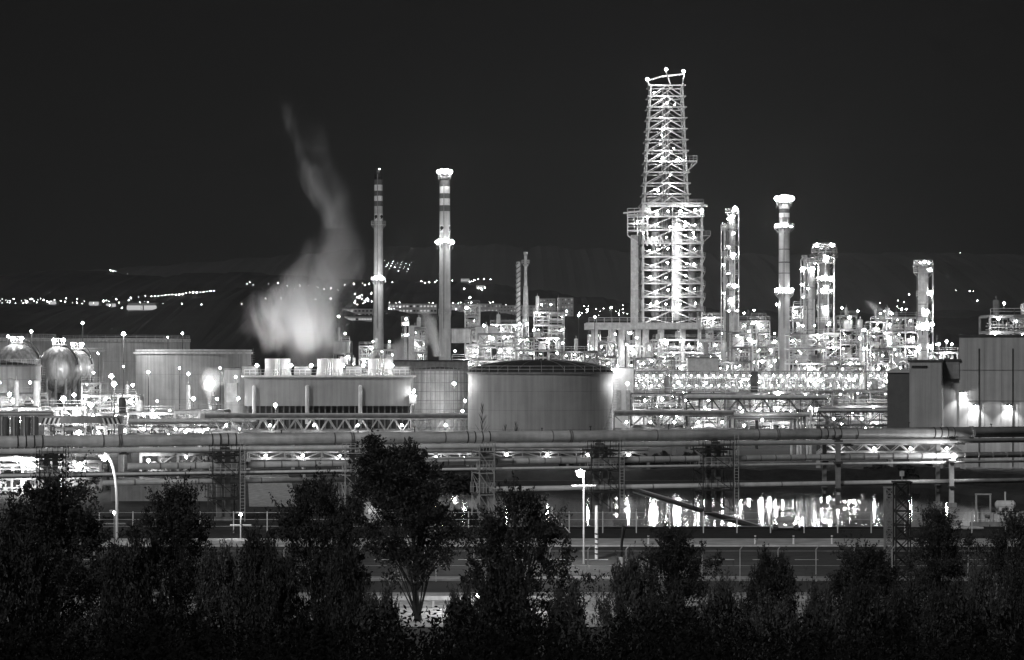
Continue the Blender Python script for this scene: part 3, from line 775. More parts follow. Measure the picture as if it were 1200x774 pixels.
# ---------------------------------------------------------------- chimneys
def chimney(px, ytop, Y, w0, w1, label, bands, plats, top=None, lamps=(), emblem=None, ladder=True, m=CHIM, name='chimney', shoulder=None):
    k = M_(Y); Z = PZ(ytop, Y); t = thing(name, label, 'chimney', (PX(px, Y), Y, 0))
    def rad(z): return (w0+(w1-w0)*z/Z)*k/2
    b = MB(); n_ = 32
    edges = sorted([(PZ(a, Y), PZ(c, Y)) for (c, a, _) in bands])
    b.lathe([(rad(Z*i/10), Z*i/10) for i in range(11)], n_); o = b.build('shaft', m, t); 
    for p_ in o.data.polygons: p_.use_smooth = len(p_.vertices) == 4
    for (ya, yb, mm) in bands:
        za, zb = PZ(yb, Y), PZ(ya, Y); b = MB(); b.lathe([(rad(za)+.03, za), (rad(zb)+.03, zb)], n_, cap=(ya <= ytop)); o = b.build('painted_band', mm, t)
        for p_ in o.data.polygons: p_.use_smooth = len(p_.vertices) == 4
    for row, wm_ in plats:
        z = PZ(row, Y); r = rad(z)*wm_; b = MB(); b.lathe([(rad(z)+.04, 0), (r, 0), (r, .25), (rad(z)+.04, .25)], 24, (0, 0, z), 0, False); ring_rail(b, r*.98, z+.2, 1.2, .12, 16)
        for i in range(8): a = i*PI/4; b.bar((rad(z)*math.cos(a), rad(z)*math.sin(a), z-1.3), (r*math.cos(a), r*math.sin(a), z), .15)
        b.build('platform', GALV, t)
    for (dx, row, s) in lamps: lamp(t, (dx*k, -rad(PZ(row, Y))-.6 if abs(dx) < w0/2 else -.3, PZ(row, Y)), abs(s), s > 1.3)
    if ladder:
        b = MB(); a = -PI*.55; z = PZ(385, Y)
        while z < Z-4: b.box((rad(z)*math.cos(a)*1.02, rad(z)*math.sin(a)*1.02-.15, z+1), (.22, .22, 2)); z += 2.05
        b.build('ladder', MID, t)
    if emblem:
        row0, row1, offs = emblem
        for dx in offs:          # white square plate with a round-headed dark letter mark on it
            zc = PZ((row0+row1)/2, Y); hh = (row1-row0)*k; r = rad(zc); a = math.asin(max(-.93, min(.93, dx*k/r)))
            def cp(u, v, off=.08):
                aa = a+u/r; return ((r+off)*math.sin(aa), -(r+off)*math.cos(aa), zc+v)
            b = MB(); s = hh*.5; nn = 4
            vs = [cp(-s*.62+i*s*1.24/nn, v) for v in (-s, s) for i in range(nn+1)]
            b.add(vs, [(i, i+1, nn+2+i, nn+1+i) for i in range(nn)]); ep = b.build('emblem_plate', WHITE, t)
            b = MB(); vs = [cp(0, s*.18, .16)]+[cp(s*.48*math.cos(q_*PI/8), s*.18+s*.5*math.sin(q_*PI/8), .16) for q_ in range(16)]
            b.add(vs, [(0, i+1, (i+1) % 16+1) for i in range(16)])
            b.add([cp(-s*.1, s*.1, .17), cp(-s*.45, -s*.62, .17), cp(-s*.25, -s*.62, .17), cp(s*.2, -s*.2, .17)], [(0, 1, 2, 3)])
            b.build('emblem_mark', BLACK, ep)
    return t
c1 = chimney(443.5, 198, 830, 13.5, 9.2, 'slimmer striped chimney with a black top, beside the steam plume',
    [(198, 211, BLACK), (211, 217, BAND), (217, 224, WHITE), (224, 230, BAND), (230, 236, WHITE), (236, 242, BAND)], [(264, 1.7), (329, 1.5)],
    lamps=[(-6, 327, 1.2), (-3, 326, 1.5), (0, 327, 1.2), (3, 326, 1.5), (6, 327, 1.2), (1.5, 199, .7)], emblem=(251, 259, (-2.4, 3.6)))
c2 = chimney(521.3, 207, 790, 15, 11.5, 'wider striped chimney with lamps crowding its top',
    [(207, 212, DARK), (212, 219, BAND), (219, 227, WHITE), (227, 233, BAND), (233, 241, WHITE), (241, 248, BAND)], [(204, 1.4), (285, 1.5), (367, 1.1)],
    lamps=[(-7, 202, 1.6), (7, 202, 1.6), (-3, 201, 1.5), (3, 201, 1.5), (0, 203, 1.2), (-9, 284, 1.5), (9, 284, 1.5), (-4, 283, 1.5), (0, 284, 1.2), (4, 283, 1.5)], emblem=(264, 273, (-3.3, 6.0)))
for (t, rows) in ((c1, ((329, 380, 700), (300, 0, 0))), (c2, ((285, 380, 900), (204, 0, 500)))):
    pass
light(c1, (-3, -9, PZ(327, 830)), 2400, .5); light(c1, (5, -8, PZ(327, 830)), 1500, .5)
light(c2, (-7, -6, PZ(284, 790)), 2600, .5); light(c2, (7, -6, PZ(284, 790)), 2600, .5); light(c2, (0, -6, PZ(205, 790)), 1500, .5)
c3 = chimney(919, 236, 700, 14.5, 12, 'thick banded chimney with ringed platforms right of the tall derrick',
    [(240, 245, WHITE), (245, 250, BAND), (250, 255, WHITE), (255, 262, MID), (292, 293, BAND), (307, 308.5, BAND), (320, 321, BAND)], [(238, 1.5), (268, 1.9), (345, 1.7)],
    lamps=[(-9, 233, 1.7), (9, 233, 1.7), (-4, 232, 1.5), (4, 232, 1.5), (0, 234, 1.4), (0, 230, 1.2), (-8, 265, 1.5), (0, 264, 1.6), (8, 266, 1.2), (-9, 340, 1.4), (9, 340, 1.4), (0, 340, 1.5), (-9, 357, 1.2)], name='chimney')
light(c3, (-5, -5, PZ(264, 700)), 1300, .5); light(c3, (4, -5, PZ(341, 700)), 1300, .5); light(c3, (0, -5, PZ(234, 700)), 800, .5)
for px, ytop, w_, lab in ((607.5, 307, 4.6, 'thin twisted stack with spiral fins, left of a close pair'), (616, 300, 3.6, 'thin flared-top stack standing in its own lattice tower')):
    Y = 720; k = M_(Y); t = thing('vent_stack', lab, 'stack', (PX(px, Y), Y, 0)); Z = PZ(ytop, Y); r = w_*k/2
    b = MB(); b.lathe([(r*1.1, 0), (r, Z)], 16); b.build('shaft', STEEL, t)
    if px < 610:
        b = MB(); n_ = 70
        for s in range(2):
            pr = None
            for i in range(n_):
                a = i*.75+s*PI; p = Vector((r*1.25*math.cos(a), r*1.25*math.sin(a), Z*.45+i*Z*.55/n_))
                if pr: b.bar(pr, p, .28)
                pr = p
        b.build('spiral_fin', MID, t)
    else:
        b = MB(); b.lathe([(r, Z-3.4), (r*1.9, Z-2.9), (r*1.9, Z-2.6), (r, Z-2.6)], 12); ring_rail(b, r*2.6, Z-2.6, 1.2, .15, 8); b.lathe([(r, Z), (r*1.5, Z+.8), (r*1.5, Z+1.2)], 12); b.build('flared_tip', GALV, t)
        b = MB(); zt = PZ(336, Y)
        for i in range(4):
            a = PI/4+i*PI/2; b.bar((math.cos(a)*2.0, math.sin(a)*2.0, 0), (math.cos(a)*.8, math.sin(a)*.8, zt), .2)
        nl = 14
        for j in range(nl):
            for i in range(4):
                z0, z1 = zt*j/nl, zt*(j+1)/nl; ra, rb_ = 2-1.2*j/nl, 2-1.2*(j+1)/nl; a = PI/4+i*PI/2; c = a+PI/2
                b.bar((math.cos(a)*ra, math.sin(a)*ra, z0), (math.cos(c)*rb_, math.sin(c)*rb_, z1), .15); b.bar((math.cos(c)*rb_, math.sin(c)*rb_, z1), (math.cos(a)*rb_, math.sin(a)*rb_, z1), .18)
        b.build('lattice', GALV, t)
    for row in (380, 398, 412): lamp(t, (.5, -r-2.2, PZ(row, Y)), 1.1)
    light(t, (1, -5, PZ(392, Y)), 500, .4); light(t, (1, -6, PZ(350, Y)), 250, .4)

# ---------------------------------------------------------------- tall derrick structure
Y = 800; k = M_(Y)
DR = thing('coker_derrick', 'tallest tower, a tapering steel derrick over a wide lamp-filled drum structure', 'derrick', (PX(786, Y), Y, 0))
def dz(row): return PZ(row, Y)
def dx_(px): return (px-786)*k
def lattice(rows, lft, rgt, parent, name, bw_=.45, dpt=None, over=2.4, m=STEEL, brace=.3, mid=True):
    """storeys between rows, tapering from lft[0]..rgt[0] at the first row to lft[1]..rgt[1] at the last"""
    n_ = len(rows)-1; b = MB()
    def at(i, s):
        u = (rows[i]-rows[0])/(rows[-1]-rows[0]); a = dx_(lft[0]+(lft[1]-lft[0])*u); c = dx_(rgt[0]+(rgt[1]-rgt[0])*u); h_ = (c-a)/2
        cx = (a+c)/2; yy = h_*.9 if dpt is None else dpt
        return [(a, -yy), (c, -yy), (c, yy), (a, yy)][s]
    for i in range(n_):
        z0, z1 = dz(rows[i]), dz(rows[i+1])
        for s in range(4):
            p0 = Vector((*at(i, s), z0)); p1 = Vector((*at(i+1, s), z1)); q0 = Vector((*at(i, (s+1) % 4), z0)); q1 = Vector((*at(i+1, (s+1) % 4), z1))
            b.bar(p0, p1, bw_); b.bar(p1, q1, bw_*.8)
            mtop = (p1+q1)/2; mbot = (p0+q0)/2
            b.bar(p0, mtop, brace); b.bar(q0, mtop, brace)
            if mid: b.bar(mbot, mtop, brace*.8); b.bar((p0+p1)/2, mbot, brace*.7); b.bar((q0+q1)/2, mbot, brace*.7)
    b.build(name, m, parent)
    for i in range(1, n_+1):
        z = dz(rows[i]); a = at(i, 0); c = at(i, 2); b = MB()
        o_ = over
        for (x0, y0, x1, y1) in ((a[0]-o_, a[1]-.6, c[0]+o_, a[1]-.6), (a[0]-o_, c[1]+.6, c[0]+o_, c[1]+.6)): b.box(((x0+x1)/2, y0, z), (x1-x0, .35, .4))
        b.box((a[0]-o_*.6, 0, z), (.4, c[1]-a[1], .35)); b.box((c[0]+o_*.6, 0, z), (.4, c[1]-a[1], .35))
        if mid: railing(b, a[0]-o_*.8, c[0]+o_*.8, a[1]-.7, z+.2, 1.1, .1)
        b.build('gallery', m, parent)
up = [242-i*12.7 for i in range(12)]
lattice(up, (754, 762), (805, 798.5), DR, 'upper_lattice', .52, None, 1.1, GALV, .33, False)
lo = [380-i*15.5 for i in range(10)]
lattice(lo, (752, 752), (820, 820), DR, 'lower_lattice', .7, 9, .7, GALV, .4)
# decks in lower part and drums
for row in lo[1:]:
    b = MB(); b.box((0, 0, dz(row)-.25), (68*k, 18, .12)); b.build('deck', DARK, DR)
for cx in (767, 792, 810): b = MB(); r = 5.2*k if cx != 792 else 6.6*k; b.lathe([(r*.5, dz(376)), (r, dz(368)), (r, dz(262)), (r*.4, dz(254))], 20); b.build('coke_drum', STEEL if cx == 792 else MID, DR, (dx_(cx), -4, 0))
b = MB(); b.box((dx_(743.5), 0, dz(330)), (8.5*k, 5, dz(276)-dz(384))); b.build('lift_shaft', STEEL, DR)
b = MB(); b.box((dx_(757), 0, dz(245)), (10*k, 8, 3)); b.box((dx_(792), -7, dz(243)), (70*k, 1, .8)); b.build('top_beam', STEEL, DR)
b = MB()   # left hanging balcony
x0, x1 = dx_(734), dx_(757)
for z in (dz(254), dz(264), dz(272)): b.box(((x0+x1)/2, -6, z), (x1-x0, 6, .5)); railing(b, x0, x1, -9, z, 2.2, .18)
for x in (x0, (x0+x1)/2, x1): b.bar((x, -9, dz(278)), (x, -9, dz(252)), .4)
b.bar((x0, -9, dz(278)), (dx_(746), -9, dz(286)), .4); b.bar((x0-1.5, -9, dz(252)), (x1, -9, dz(249)), .5)
b.build('balcony', WHITE, DR)
b = MB()
for i in range(5): b.bar((dx_(752+i*5), -9.5, dz(279)), (dx_(757+i*5), -9.5, dz(290)), .35); b.bar((dx_(752+i*5), -9.5, dz(290)), (dx_(752+i*5), -9.5, dz(279)), .3)
b.build('knee_brace', STEEL, DR)
for row in (278, 303, 320, 336, 350, 366):     # right hand brackets
    b = MB(); e = 830 if row == 278 else 824; b.bar((dx_(820), -8, dz(row)), (dx_(e), -8, dz(row)), .35); b.bar((dx_(820), -8, dz(row+9)), (dx_(e), -8, dz(row)), .3); b.box((dx_((820+e)/2), -8, dz(row)+.1), ((e-820)*k, 3, .2))
    railing(b, dx_(820), dx_(e), -8.6, dz(row), 1.6, .15, 2); b.build('bracket_platform', GALV, DR)
b = MB(); x0, x1 = dx_(803), dx_(816); b.box(((x0+x1)/2, 0, dz(190)), (x1-x0, 6, .5)); b.bar((x0, -3, dz(203)), (x1, -3, dz(191)), .45); b.bar((x0, 3, dz(203)), (x1, 3, dz(191)), .45); b.bar((dx_(811), -3, dz(191)), (x0+.5, -3, dz(205)), .3); railing(b, x0, x1, -3, dz(190), 1.8, .2, 3)
b.build('side_platform', STEEL, DR)
b = MB(); b.bar((dx_(756), -4, dz(97)), (dx_(775), 0, dz(90)), .5); b.bar((dx_(775), 0, dz(90)), (dx_(801), -2, dz(88)), .6)
b.bar((dx_(762), -4, dz(104)), (dx_(758), -4, dz(97)), .4); b.bar((dx_(798), -4, dz(104)), (dx_(801), -4, dz(86)), .4); b.bar((dx_(786), 0, dz(100)), (dx_(780), 0, dz(84)), .4); b.build('crown_beam', STEEL, DR)
b = MB()
for i in range(3): b.tube((dx_(776+i*4), 0, dz(378)), (dx_(777+i*3), 0, dz(108)), .45, 10)
b.build('riser_pipe', MID, DR)
b = MB()
for i in range(0, 11):
    z = dz(up[i]); b.box((dx_(780), 0, z+.2), (14*k, 4, .3)); b.bar((dx_(772), -2, z), (dx_(788), -2, z+3.6), .35)
b.build('inner_stair', GALV, DR)
for (px, row, s) in ((757, 96, 1.9), (779, 85, 1.9), (799, 87, 1.9), (766, 110, 1.3), (781, 122, 1.3), (773, 139, 1.1), (776, 153, 1.3), (790, 124, 1), (775, 160, 1), (773, 170, 1), (775, 188, 1.7), (792, 190, 1.6), (769, 225, 1.5), (785, 206, 1), (789, 175, .9)):
    lamp(DR, (dx_(px), -7.6 if s > 1.4 else -3, dz(row)), min(s, 1.3) if s > 1.4 else s, s > 1.4)
for (px, row, pw_) in ((775, 118, 1500), (779, 150, 1500), (775, 185, 1500), (786, 222, 1500), (770, 100, 900)):
    light(DR, (dx_(px), -9, dz(row)), pw_, .4)
rr = random.Random(5)
for j, row in enumerate(lo[:-1]):
    for px in (759, 768, 779, 793, 801, 812):
        if rr.random() < .62: lamp(DR, (dx_(px+rr.uniform(-2, 2)), -9.4, dz(row-8+rr.uniform(-2, 2))), rr.choice([1, 1.2, 1.5]))
    light(DR, (dx_(795+rr.uniform(-4, 4)), -11, dz(row-8)), 1100, .4); light(DR, (dx_(764), -11, dz(row-8)), 700, .4)
for (px, row) in ((795, 250), (820, 249), (768, 254), (757, 257), (745, 262), (800, 266), (752, 275), (810, 275), (783, 268)): lamp(DR, (dx_(px), -10, dz(row)), 1.2, row < 251)

# elevated deck under the derrick
Y = 745; k = M_(Y)
DK = thing('elevated_deck', 'broad pale elevated deck on thick round columns at the derrick foot', 'platform', (PX(762, Y), Y, 0))
b = MB(); b.box((0, 10, PZ(382, Y)), (150*k, 22, 2.0)); sb_ = b.build('slab', STEEL, DK)
b = MB(); railing(b, -72*k, 72*k, -.8, PZ(378.5, Y), 1.6, .15, 16); b.build('railing', WHITE, sb_)
for px in (697, 718, 729, 748, 757, 775, 800, 822): b = MB(); b.lathe([(1.1, 0), (1.1, PZ(386, Y))], 14, ((px-762)*k, 2, 0)); b.build('column', STEEL, DK)
for px, row in ((700, 418), (714, 421), (735, 408), (768, 414), (790, 417), (806, 402), (748, 424)): lamp(DK, ((px-762)*k, -1.5, PZ(row, Y)), 1.3)
for px in (705, 735, 765, 800): light(DK, ((px-762)*k, -2, PZ(412, Y)), 420, .5)

# ---------------------------------------------------------------- process columns
column(858, 246, 680, 7.5, 'tall slim column crowded with platforms between derrick and thick chimney', [(250, 2.2), (268, 1.9), (288, 2.2), (305, 2.3), (322, 2.2), (338, 2.0), (352, 2.4), (366, 2.2)],
   [(3, 246, 1.6), (-5, 258, 1.3), (-1, 256, 1.5), (1, 300, 1.5), (-5, 322, 1), (-4, 335, 1), (3, 337, 1.5), (-2, 353, 1.5), (6, 366, 1.2), (-4, 366, 1.2), (-5, 290, .9), (2, 275, .9)], GALV, 1, seed=3)
column(849.5, 262, 682, 3.0, 'thin pipe-like column hugging the tall slim column', [(270, 2), (300, 2), (330, 2)], [(-2, 312, 1), (-2, 345, 1)], STEEL, -1, seed=4)
column(966, 289, 650, 13, 'stout column with a wide two-tier cage head beside the thick chimney', [(291, 2.1), (296, 2.4), (302, 2.5), (309, 2.0), (330, 1.5), (345, 1.5), (362, 1.4), (378, 1.5), (398, 1.4)],
   [(-9, 289, 1.5), (8, 289, 1.5), (2, 304, 1.6), (0, 302, 1.2), (-4, 328, 1.5), (6, 328, 1.5), (2, 338, 1.4), (-3, 342, 1.5), (8, 342, 1.4), (0, 363, 1.8), (0, 400, 1.6), (5, 380, 1.2)], MID, 1, seed=5)
column(951, 306, 655, 8, 'plain column left of the stout cage-headed column', [(308, 1.6), (330, 1.4), (350, 1.5)], [(1, 317, 1.5), (-5, 340, 1)], GALV, 1, seed=6)
column(943, 303, 658, 3.2, 'thinnest column of the cluster beside the cage-headed column', [(305, 2), (318, 3), (334, 3), (350, 3)], [(-3, 317, 1.6), (-4, 335, 1.4), (-2, 350, 1)], STEEL, -1, seed=7)
column(1082, 310, 600, 12, 'isolated plain column with a lamp-lit crown near the warehouse', [(311, 1.9), (315, 2.0), (320, 1.9), (347, 1.4), (372, 1.5), (388, 1.6), (402, 1.3)],
   [(0, 309, 1.4), (-5, 310, 1), (5, 310, 1), (8, 318, 1.2), (8, 345, 1.6), (3, 367, 1.5), (10, 382, 1.5), (-2, 383, 1.5), (4, 386, 1.4), (-7, 385, 1.2), (9, 408, 1.5), (-6, 410, 1.5)], STEEL, 1, seed=8)
column(475, 376, 700, 3, 'thin short column with lamps left of the wider striped chimney', [(376, 3), (382, 3), (396, 3)], [(1, 375, 1.3), (-2, 381, 1), (3, 381, 1), (0, 394, 1), (3, 394, 1)], STEEL, 1, seed=9)
column(736, 388, 690, 5, 'short bright column under the elevated deck edge', [(392, 2), (404, 2)], [(2, 392, 1.2), (-2, 405, 1)], WHITE, 1, seed=10)
for px, yt, w_, lab in ((905, 400, 7, 'pale banded drum column below the thick chimney base'), (1010, 386, 5, 'squat column half way between cage-headed column and isolated column'), (1040, 380, 5, 'squat lamp-topped column left of the isolated plain column'), (880, 378, 5, 'squat column under the slim crowded column')):
    column(px, yt, 640, w_, lab, [(yt+4, 2), (yt+18, 2)], [(2, yt+2, 1.3), (-3, yt+12, 1), (3, yt+24, 1.2)], rnd.choice([STEEL, GALV, WHITE]), 1, seed=px)
for (px, row, Y, pw_) in ((858, 262, 668, 600), (858, 300, 668, 700), (858, 345, 668, 800), (960, 300, 640, 900), (962, 335, 640, 1100), (965, 365, 640, 900), (1082, 316, 590, 600), (1086, 350, 590, 700), (1084, 385, 590, 900)):
    tt = [o for o in col.objects if o.parent is None and o.type == 'EMPTY' and abs(o.location.x-PX(px, Y)) < 3.5 and o.name.startswith('distillation')]
    pr = tt[0] if tt else None
    o = light(pr, (0, 0, 0), pw_, .4); wl = P(px, row, Y)+Vector((1.5, -2, 0)); o.location = wl-(pr.location if pr else Vector())

# ---------------------------------------------------------------- process units (px0, px1, ytop, Y, label, seed, lamps)
U = [
 # centre-left behind the cooling tower
 (391, 410, 400, 690, 'small quilt-panelled unit left of the slimmer striped chimney foot', 1, 7),
 (405, 437, 391, 760, 'dim lattice unit between steam plume and slimmer striped chimney', 2, 8),
 (436, 462, 394, 640, 'lamp-ringed unit wrapped round the slimmer striped chimney foot', 3, 16),
 (455, 486, 404, 600, 'low steaming unit between the two striped chimneys', 4, 10),
 (486, 512, 384, 660, 'lattice unit just left of the wider striped chimney', 5, 12),
 (530, 560, 404, 620, 'low cluttered unit just right of the wider striped chimney', 6, 14),
 (545, 562, 357, 730, 'narrow tall lit unit right of the wider striped chimney', 7, 14),
 (560, 604, 391, 650, 'wide lit unit left of the twin thin stacks', 8, 18),
 (604, 626, 396, 640, 'unit clustered round the feet of the twin thin stacks', 9, 14),
 (626, 661, 366, 680, 'brightest tall unit right of the twin thin stacks', 10, 30),
 (655, 700, 412, 610, 'low lit unit in the dark gap left of the elevated deck', 11, 12),
 (684, 722, 401, 640, 'unit under the left end of the elevated deck', 12, 14),
 (722, 765, 405, 650, 'unit under the middle of the elevated deck', 13, 12),
 (765, 835, 398, 660, 'wide dim unit under the right end of the elevated deck', 14, 12),
 # right cluster, back row
 (822, 862, 372, 720, 'flat-topped unit between the derrick and the slim crowded column', 15, 14),
 (862, 902, 376, 690, 'unit between the slim crowded column and the thick chimney', 16, 18),
 (898, 945, 359, 670, 'railed high unit wrapped round the thick chimney foot', 17, 30),
 (945, 985, 374, 640, 'unit round the feet of the cage-headed column', 18, 22),
 (985, 1022, 370, 660, 'tall unit right of the cage-headed column', 19, 26),
 (1020, 1050, 377, 640, 'unit with uneven top, midway to the isolated column', 20, 22),
 (1046, 1076, 372, 630, 'dense lit unit just left of the isolated plain column', 21, 22),
 (1090, 1124, 404, 560, 'low bright unit between the isolated column and the warehouse roof', 22, 12),
 # right cluster, front row
 (835, 880, 390, 600, 'bright front unit below the slim crowded column', 23, 26),
 (880, 925, 386, 605, 'bright front unit below the thick chimney', 24, 26),
 (925, 968, 392, 595, 'bright front unit below the cage-headed column', 25, 26),
 (968, 1012, 396, 590, 'bright front unit third from the isolated column', 26, 26),
 (1012, 1062, 392, 585, 'bright front unit below the isolated column', 27, 28),
 (1090, 1122, 398, 640, 'lamp-strung back unit rising right of the isolated column', 47, 16),
 (1055, 1085, 376, 690, 'back unit peeking out left of the isolated column shaft', 48, 18),
 (880, 915, 372, 740, 'back unit between the thick chimney and the slim crowded column', 49, 18),
 (575, 612, 380, 780, 'back unit left of the twisted spiral-finned stack', 50, 16),
 (690, 730, 392, 800, 'back unit seen between the deck columns', 51, 14),
 (1160, 1215, 370, 420, 'lamp-crowned unit rising behind the warehouse roof', 28, 14),
 # row just behind the truss rack
 (745, 790, 420, 545, 'dim unit behind the left end of the truss pipe rack', 29, 12),
 (790, 838, 416, 550, 'unit with a staircase behind the truss pipe rack', 30, 14),
 # below the rack
 (742, 800, 462, 440, 'low pipe-filled unit right of the small white building', 31, 16),
 (800, 850, 462, 450, 'low unit under the truss pipe rack, left of the expansion loop', 32, 14),
 (850, 905, 461, 455, 'low unit seen under the rack behind the expansion loop', 33, 18),
 (905, 975, 459, 460, 'wide low bright unit under the middle of the truss rack', 34, 20),
 (975, 1042, 458, 465, 'wide low bright unit under the right end of the truss rack', 35, 20),
 # left side
 (0, 46, 478, 380, 'low lamp-lined unit in front of the leftmost flat-topped tank', 36, 14),
 (46, 100, 478, 400, 'low lit unit below the pair of spherical tanks', 37, 18),
 (100, 150, 470, 450, 'low unit right of the spherical tanks', 38, 14),
 (150, 205, 484, 430, 'low pipe unit in front of the long pale back tank', 39, 10),
 (205, 262, 482, 410, 'low pipe unit around the steaming vent', 40, 12),
 (96, 160, 449, 500, 'lamp-strung unit before the left end of the bracketed-rim tank', 44, 16),
 (160, 232, 462, 480, 'low lamp-strung unit before the middle of the bracketed-rim tank', 45, 16),
 (0, 44, 462, 440, 'unit close in front of the flat-topped tank at the left edge', 46, 10),
 # under pipeline left
 (-10, 62, 536, 262, 'pipe-filled yard unit under the pipelines at the left edge', 41, 12),
 (62, 118, 539, 268, 'second yard unit under the pipelines, behind the dense dark tree', 42, 12),
 (165, 252, 531, 300, 'yard unit under the widest pipeline, right of the curved-arm street lamp', 43, 12),
]
for (a, c, yt, Y, lab, sd, nl) in U:
    lv = 3.8 if Y > 500 else 3.0 if Y > 350 else 2.2
    unit(a, c, yt, Y, lab, sd, None, 1.0, nl, lvl=lv, depth=9 if Y > 350 else 5)

# quilt-clad duct boxes and plain buildings among the units
building(529, 551, 386, 655, 'quilted duct house on the right flank of the wider striped chimney', QUILT, 8, MID, z0=PZ(402, 655), ribs=7, name='duct_house', cat='duct')
building(391, 407, 401, 650, 'quilted box house left of the slimmer striped chimney foot', QUILT, 8, MID, z0=PZ(414, 650), ribs=6, name='duct_house', cat='duct')
building(479, 490, 382, 720, 'plain pale block house between the two striped chimneys', STEEL, 8, MID)
building(557, 583, 383, 700, 'pale box building under a dark heap left of the twin stacks', WHITE, 8, MID)
building(446, 548, 423.5, 520, 'long low dark-roofed hall behind the scaffold-wrapped tank', MID, 10, BLACK)
building(806, 842, 420, 540, 'pale wall block beside the staircase behind the truss rack', STEEL, 6, MID)

# floodlight masts
for px, py, Y, lab in ((664, 366, 800, 'floodlight mast right of the brightest tall unit'), (678, 371, 700, 'floodlight mast, lower one in the dark gap'), (688, 364, 900, 'floodlight mast topmost in the dark gap left of the derrick'),
    (697, 373, 680, 'bright floodlight mast nearest the elevated deck edge'), (716, 362, 760, 'floodlight mast rising above the elevated deck'), (397, 372, 900, 'bright floodlight mast beside the steam plume'),
    (97, 380, 600, 'floodlight mast above the spherical tanks'), (145, 393, 560, 'very bright floodlight mast before the long pale back tank'), (214, 392, 720, 'floodlight mast over the right end of the back tanks'),
    (75, 470, 380, 'blazing floodlight mast in front of the spherical tanks'), (134, 452, 430, 'blazing floodlight mast right of the spherical tanks'), (131, 443, 480, 'smaller floodlight mast behind the blazing one right of the spheres'),
    (107, 477, 400, 'floodlight mast low between the two blazing masts'), (37, 390, 560, 'slim floodlight mast behind the dome of the leftmost sphere'), (10, 396, 560, 'floodlight mast above the leftmost sphere'),
    (248, 449, 420, 'bright floodlight mast above the steaming vent'), (323, 477, 395, 'thin floodlight mast before the cooling tower louvres'), (1005, 366, 760, 'floodlight mast between cage-headed and isolated columns'),
    (174, 438, 520, 'small floodlight mast before the ribbed-rim tank'), (221, 440, 520, 'second small floodlight mast before the ribbed-rim tank'), (1100, 405, 520, 'floodlight mast left of the warehouse roof corner'), (1109, 402, 520, 'floodlight mast nearest the warehouse roof corner'),
    ):
    t = thing('floodlight_mast', lab, 'floodlight', (PX(px, Y), Y, 0)); z = PZ(py, Y)
    b = MB(); b.tube((0, 0, 0), (0, 0, z), .11, 6); b.build('pole', DARK, t)
    bz = 'bla' in lab or 'very' in lab
    lamp(t, (0, -.4, z+.3), 1.2 if bz else .8, True)
    if Y < 650 or bz: light(t, (0, -4, z-.6), 3200 if bz else 600, .25)

# ---------------------------------------------------------------- truss pipe rack
Y = 500; k = M_(Y); RK = thing('pipe_rack', 'long lamp-strung truss pipe rack across the right cluster', 'pipe rack', (PX(893, Y), Y, 0))
Wr = 298*k; zt, zb = PZ(435.5, Y), PZ(459, Y)
b = MB()
for y in (0, 5):
    for z in (zt, zb, (zt+zb)/2): b.box((0, y, z), (Wr, .25, .3 if z != (zt+zb)/2 else .15))
    n_ = 40
    for i in range(n_+1):
        x = -Wr/2+Wr*i/n_; b.bar((x, y, zb), (x, y, zt), .15)
        if i < n_: x2 = x+Wr/n_; b.bar((x, y, zb if i % 2 else zt), (x2, y, zt if i % 2 else zb), .12)
b.build('truss', MID, RK)
for j in range(7):
    z = zb+.5+(j % 2)*((zt-zb)/2)+.1*(j//2); r = .2+.05*(j % 3); b = MB(); b.tube((-Wr/2, .6+j*.6, z+r), (Wr/2, .6+j*.6, z+r), r, 8); b.build('pipe', [WHITE, STEEL, GALV][j % 3], RK)
for i in range(34):
    x = -Wr/2+Wr*(i+.5)/34; lamp(RK, (x, -.35, zt-.9), .62)
for i in range(34): x = -Wr/2+Wr*(i+.2)/34; lamp(RK, (x, -.3, zb+1.3), .5)
for i in range(9): light(RK, (-Wr/2+Wr*(i+.5)/9, -1.2, zb+2), 260, .3)
for px in (748, 800, 845, 912, 968, 1015):
    b = MB(); x = (px-893)*k; w2 = 1.7
    for s in (-w2, w2): b.bar((x+s, 0, 0), (x+s, 0, zb), .3); b.bar((x+s, 5, 0), (x+s, 5, zb), .3)
    b.bar((x-w2, 0, 0), (x+w2, 0, zb/2), .18); b.bar((x+w2, 0, 0), (x-w2, 0, zb/2), .18); b.bar((x-w2, 0, zb/2), (x+w2, 0, zb), .18); b.bar((x+w2, 0, zb/2), (x-w2, 0, zb), .18); b.bar((x-w2, 0, zb/2), (x+w2, 0, zb/2), .2)
    b.build('leg', DARK, RK)

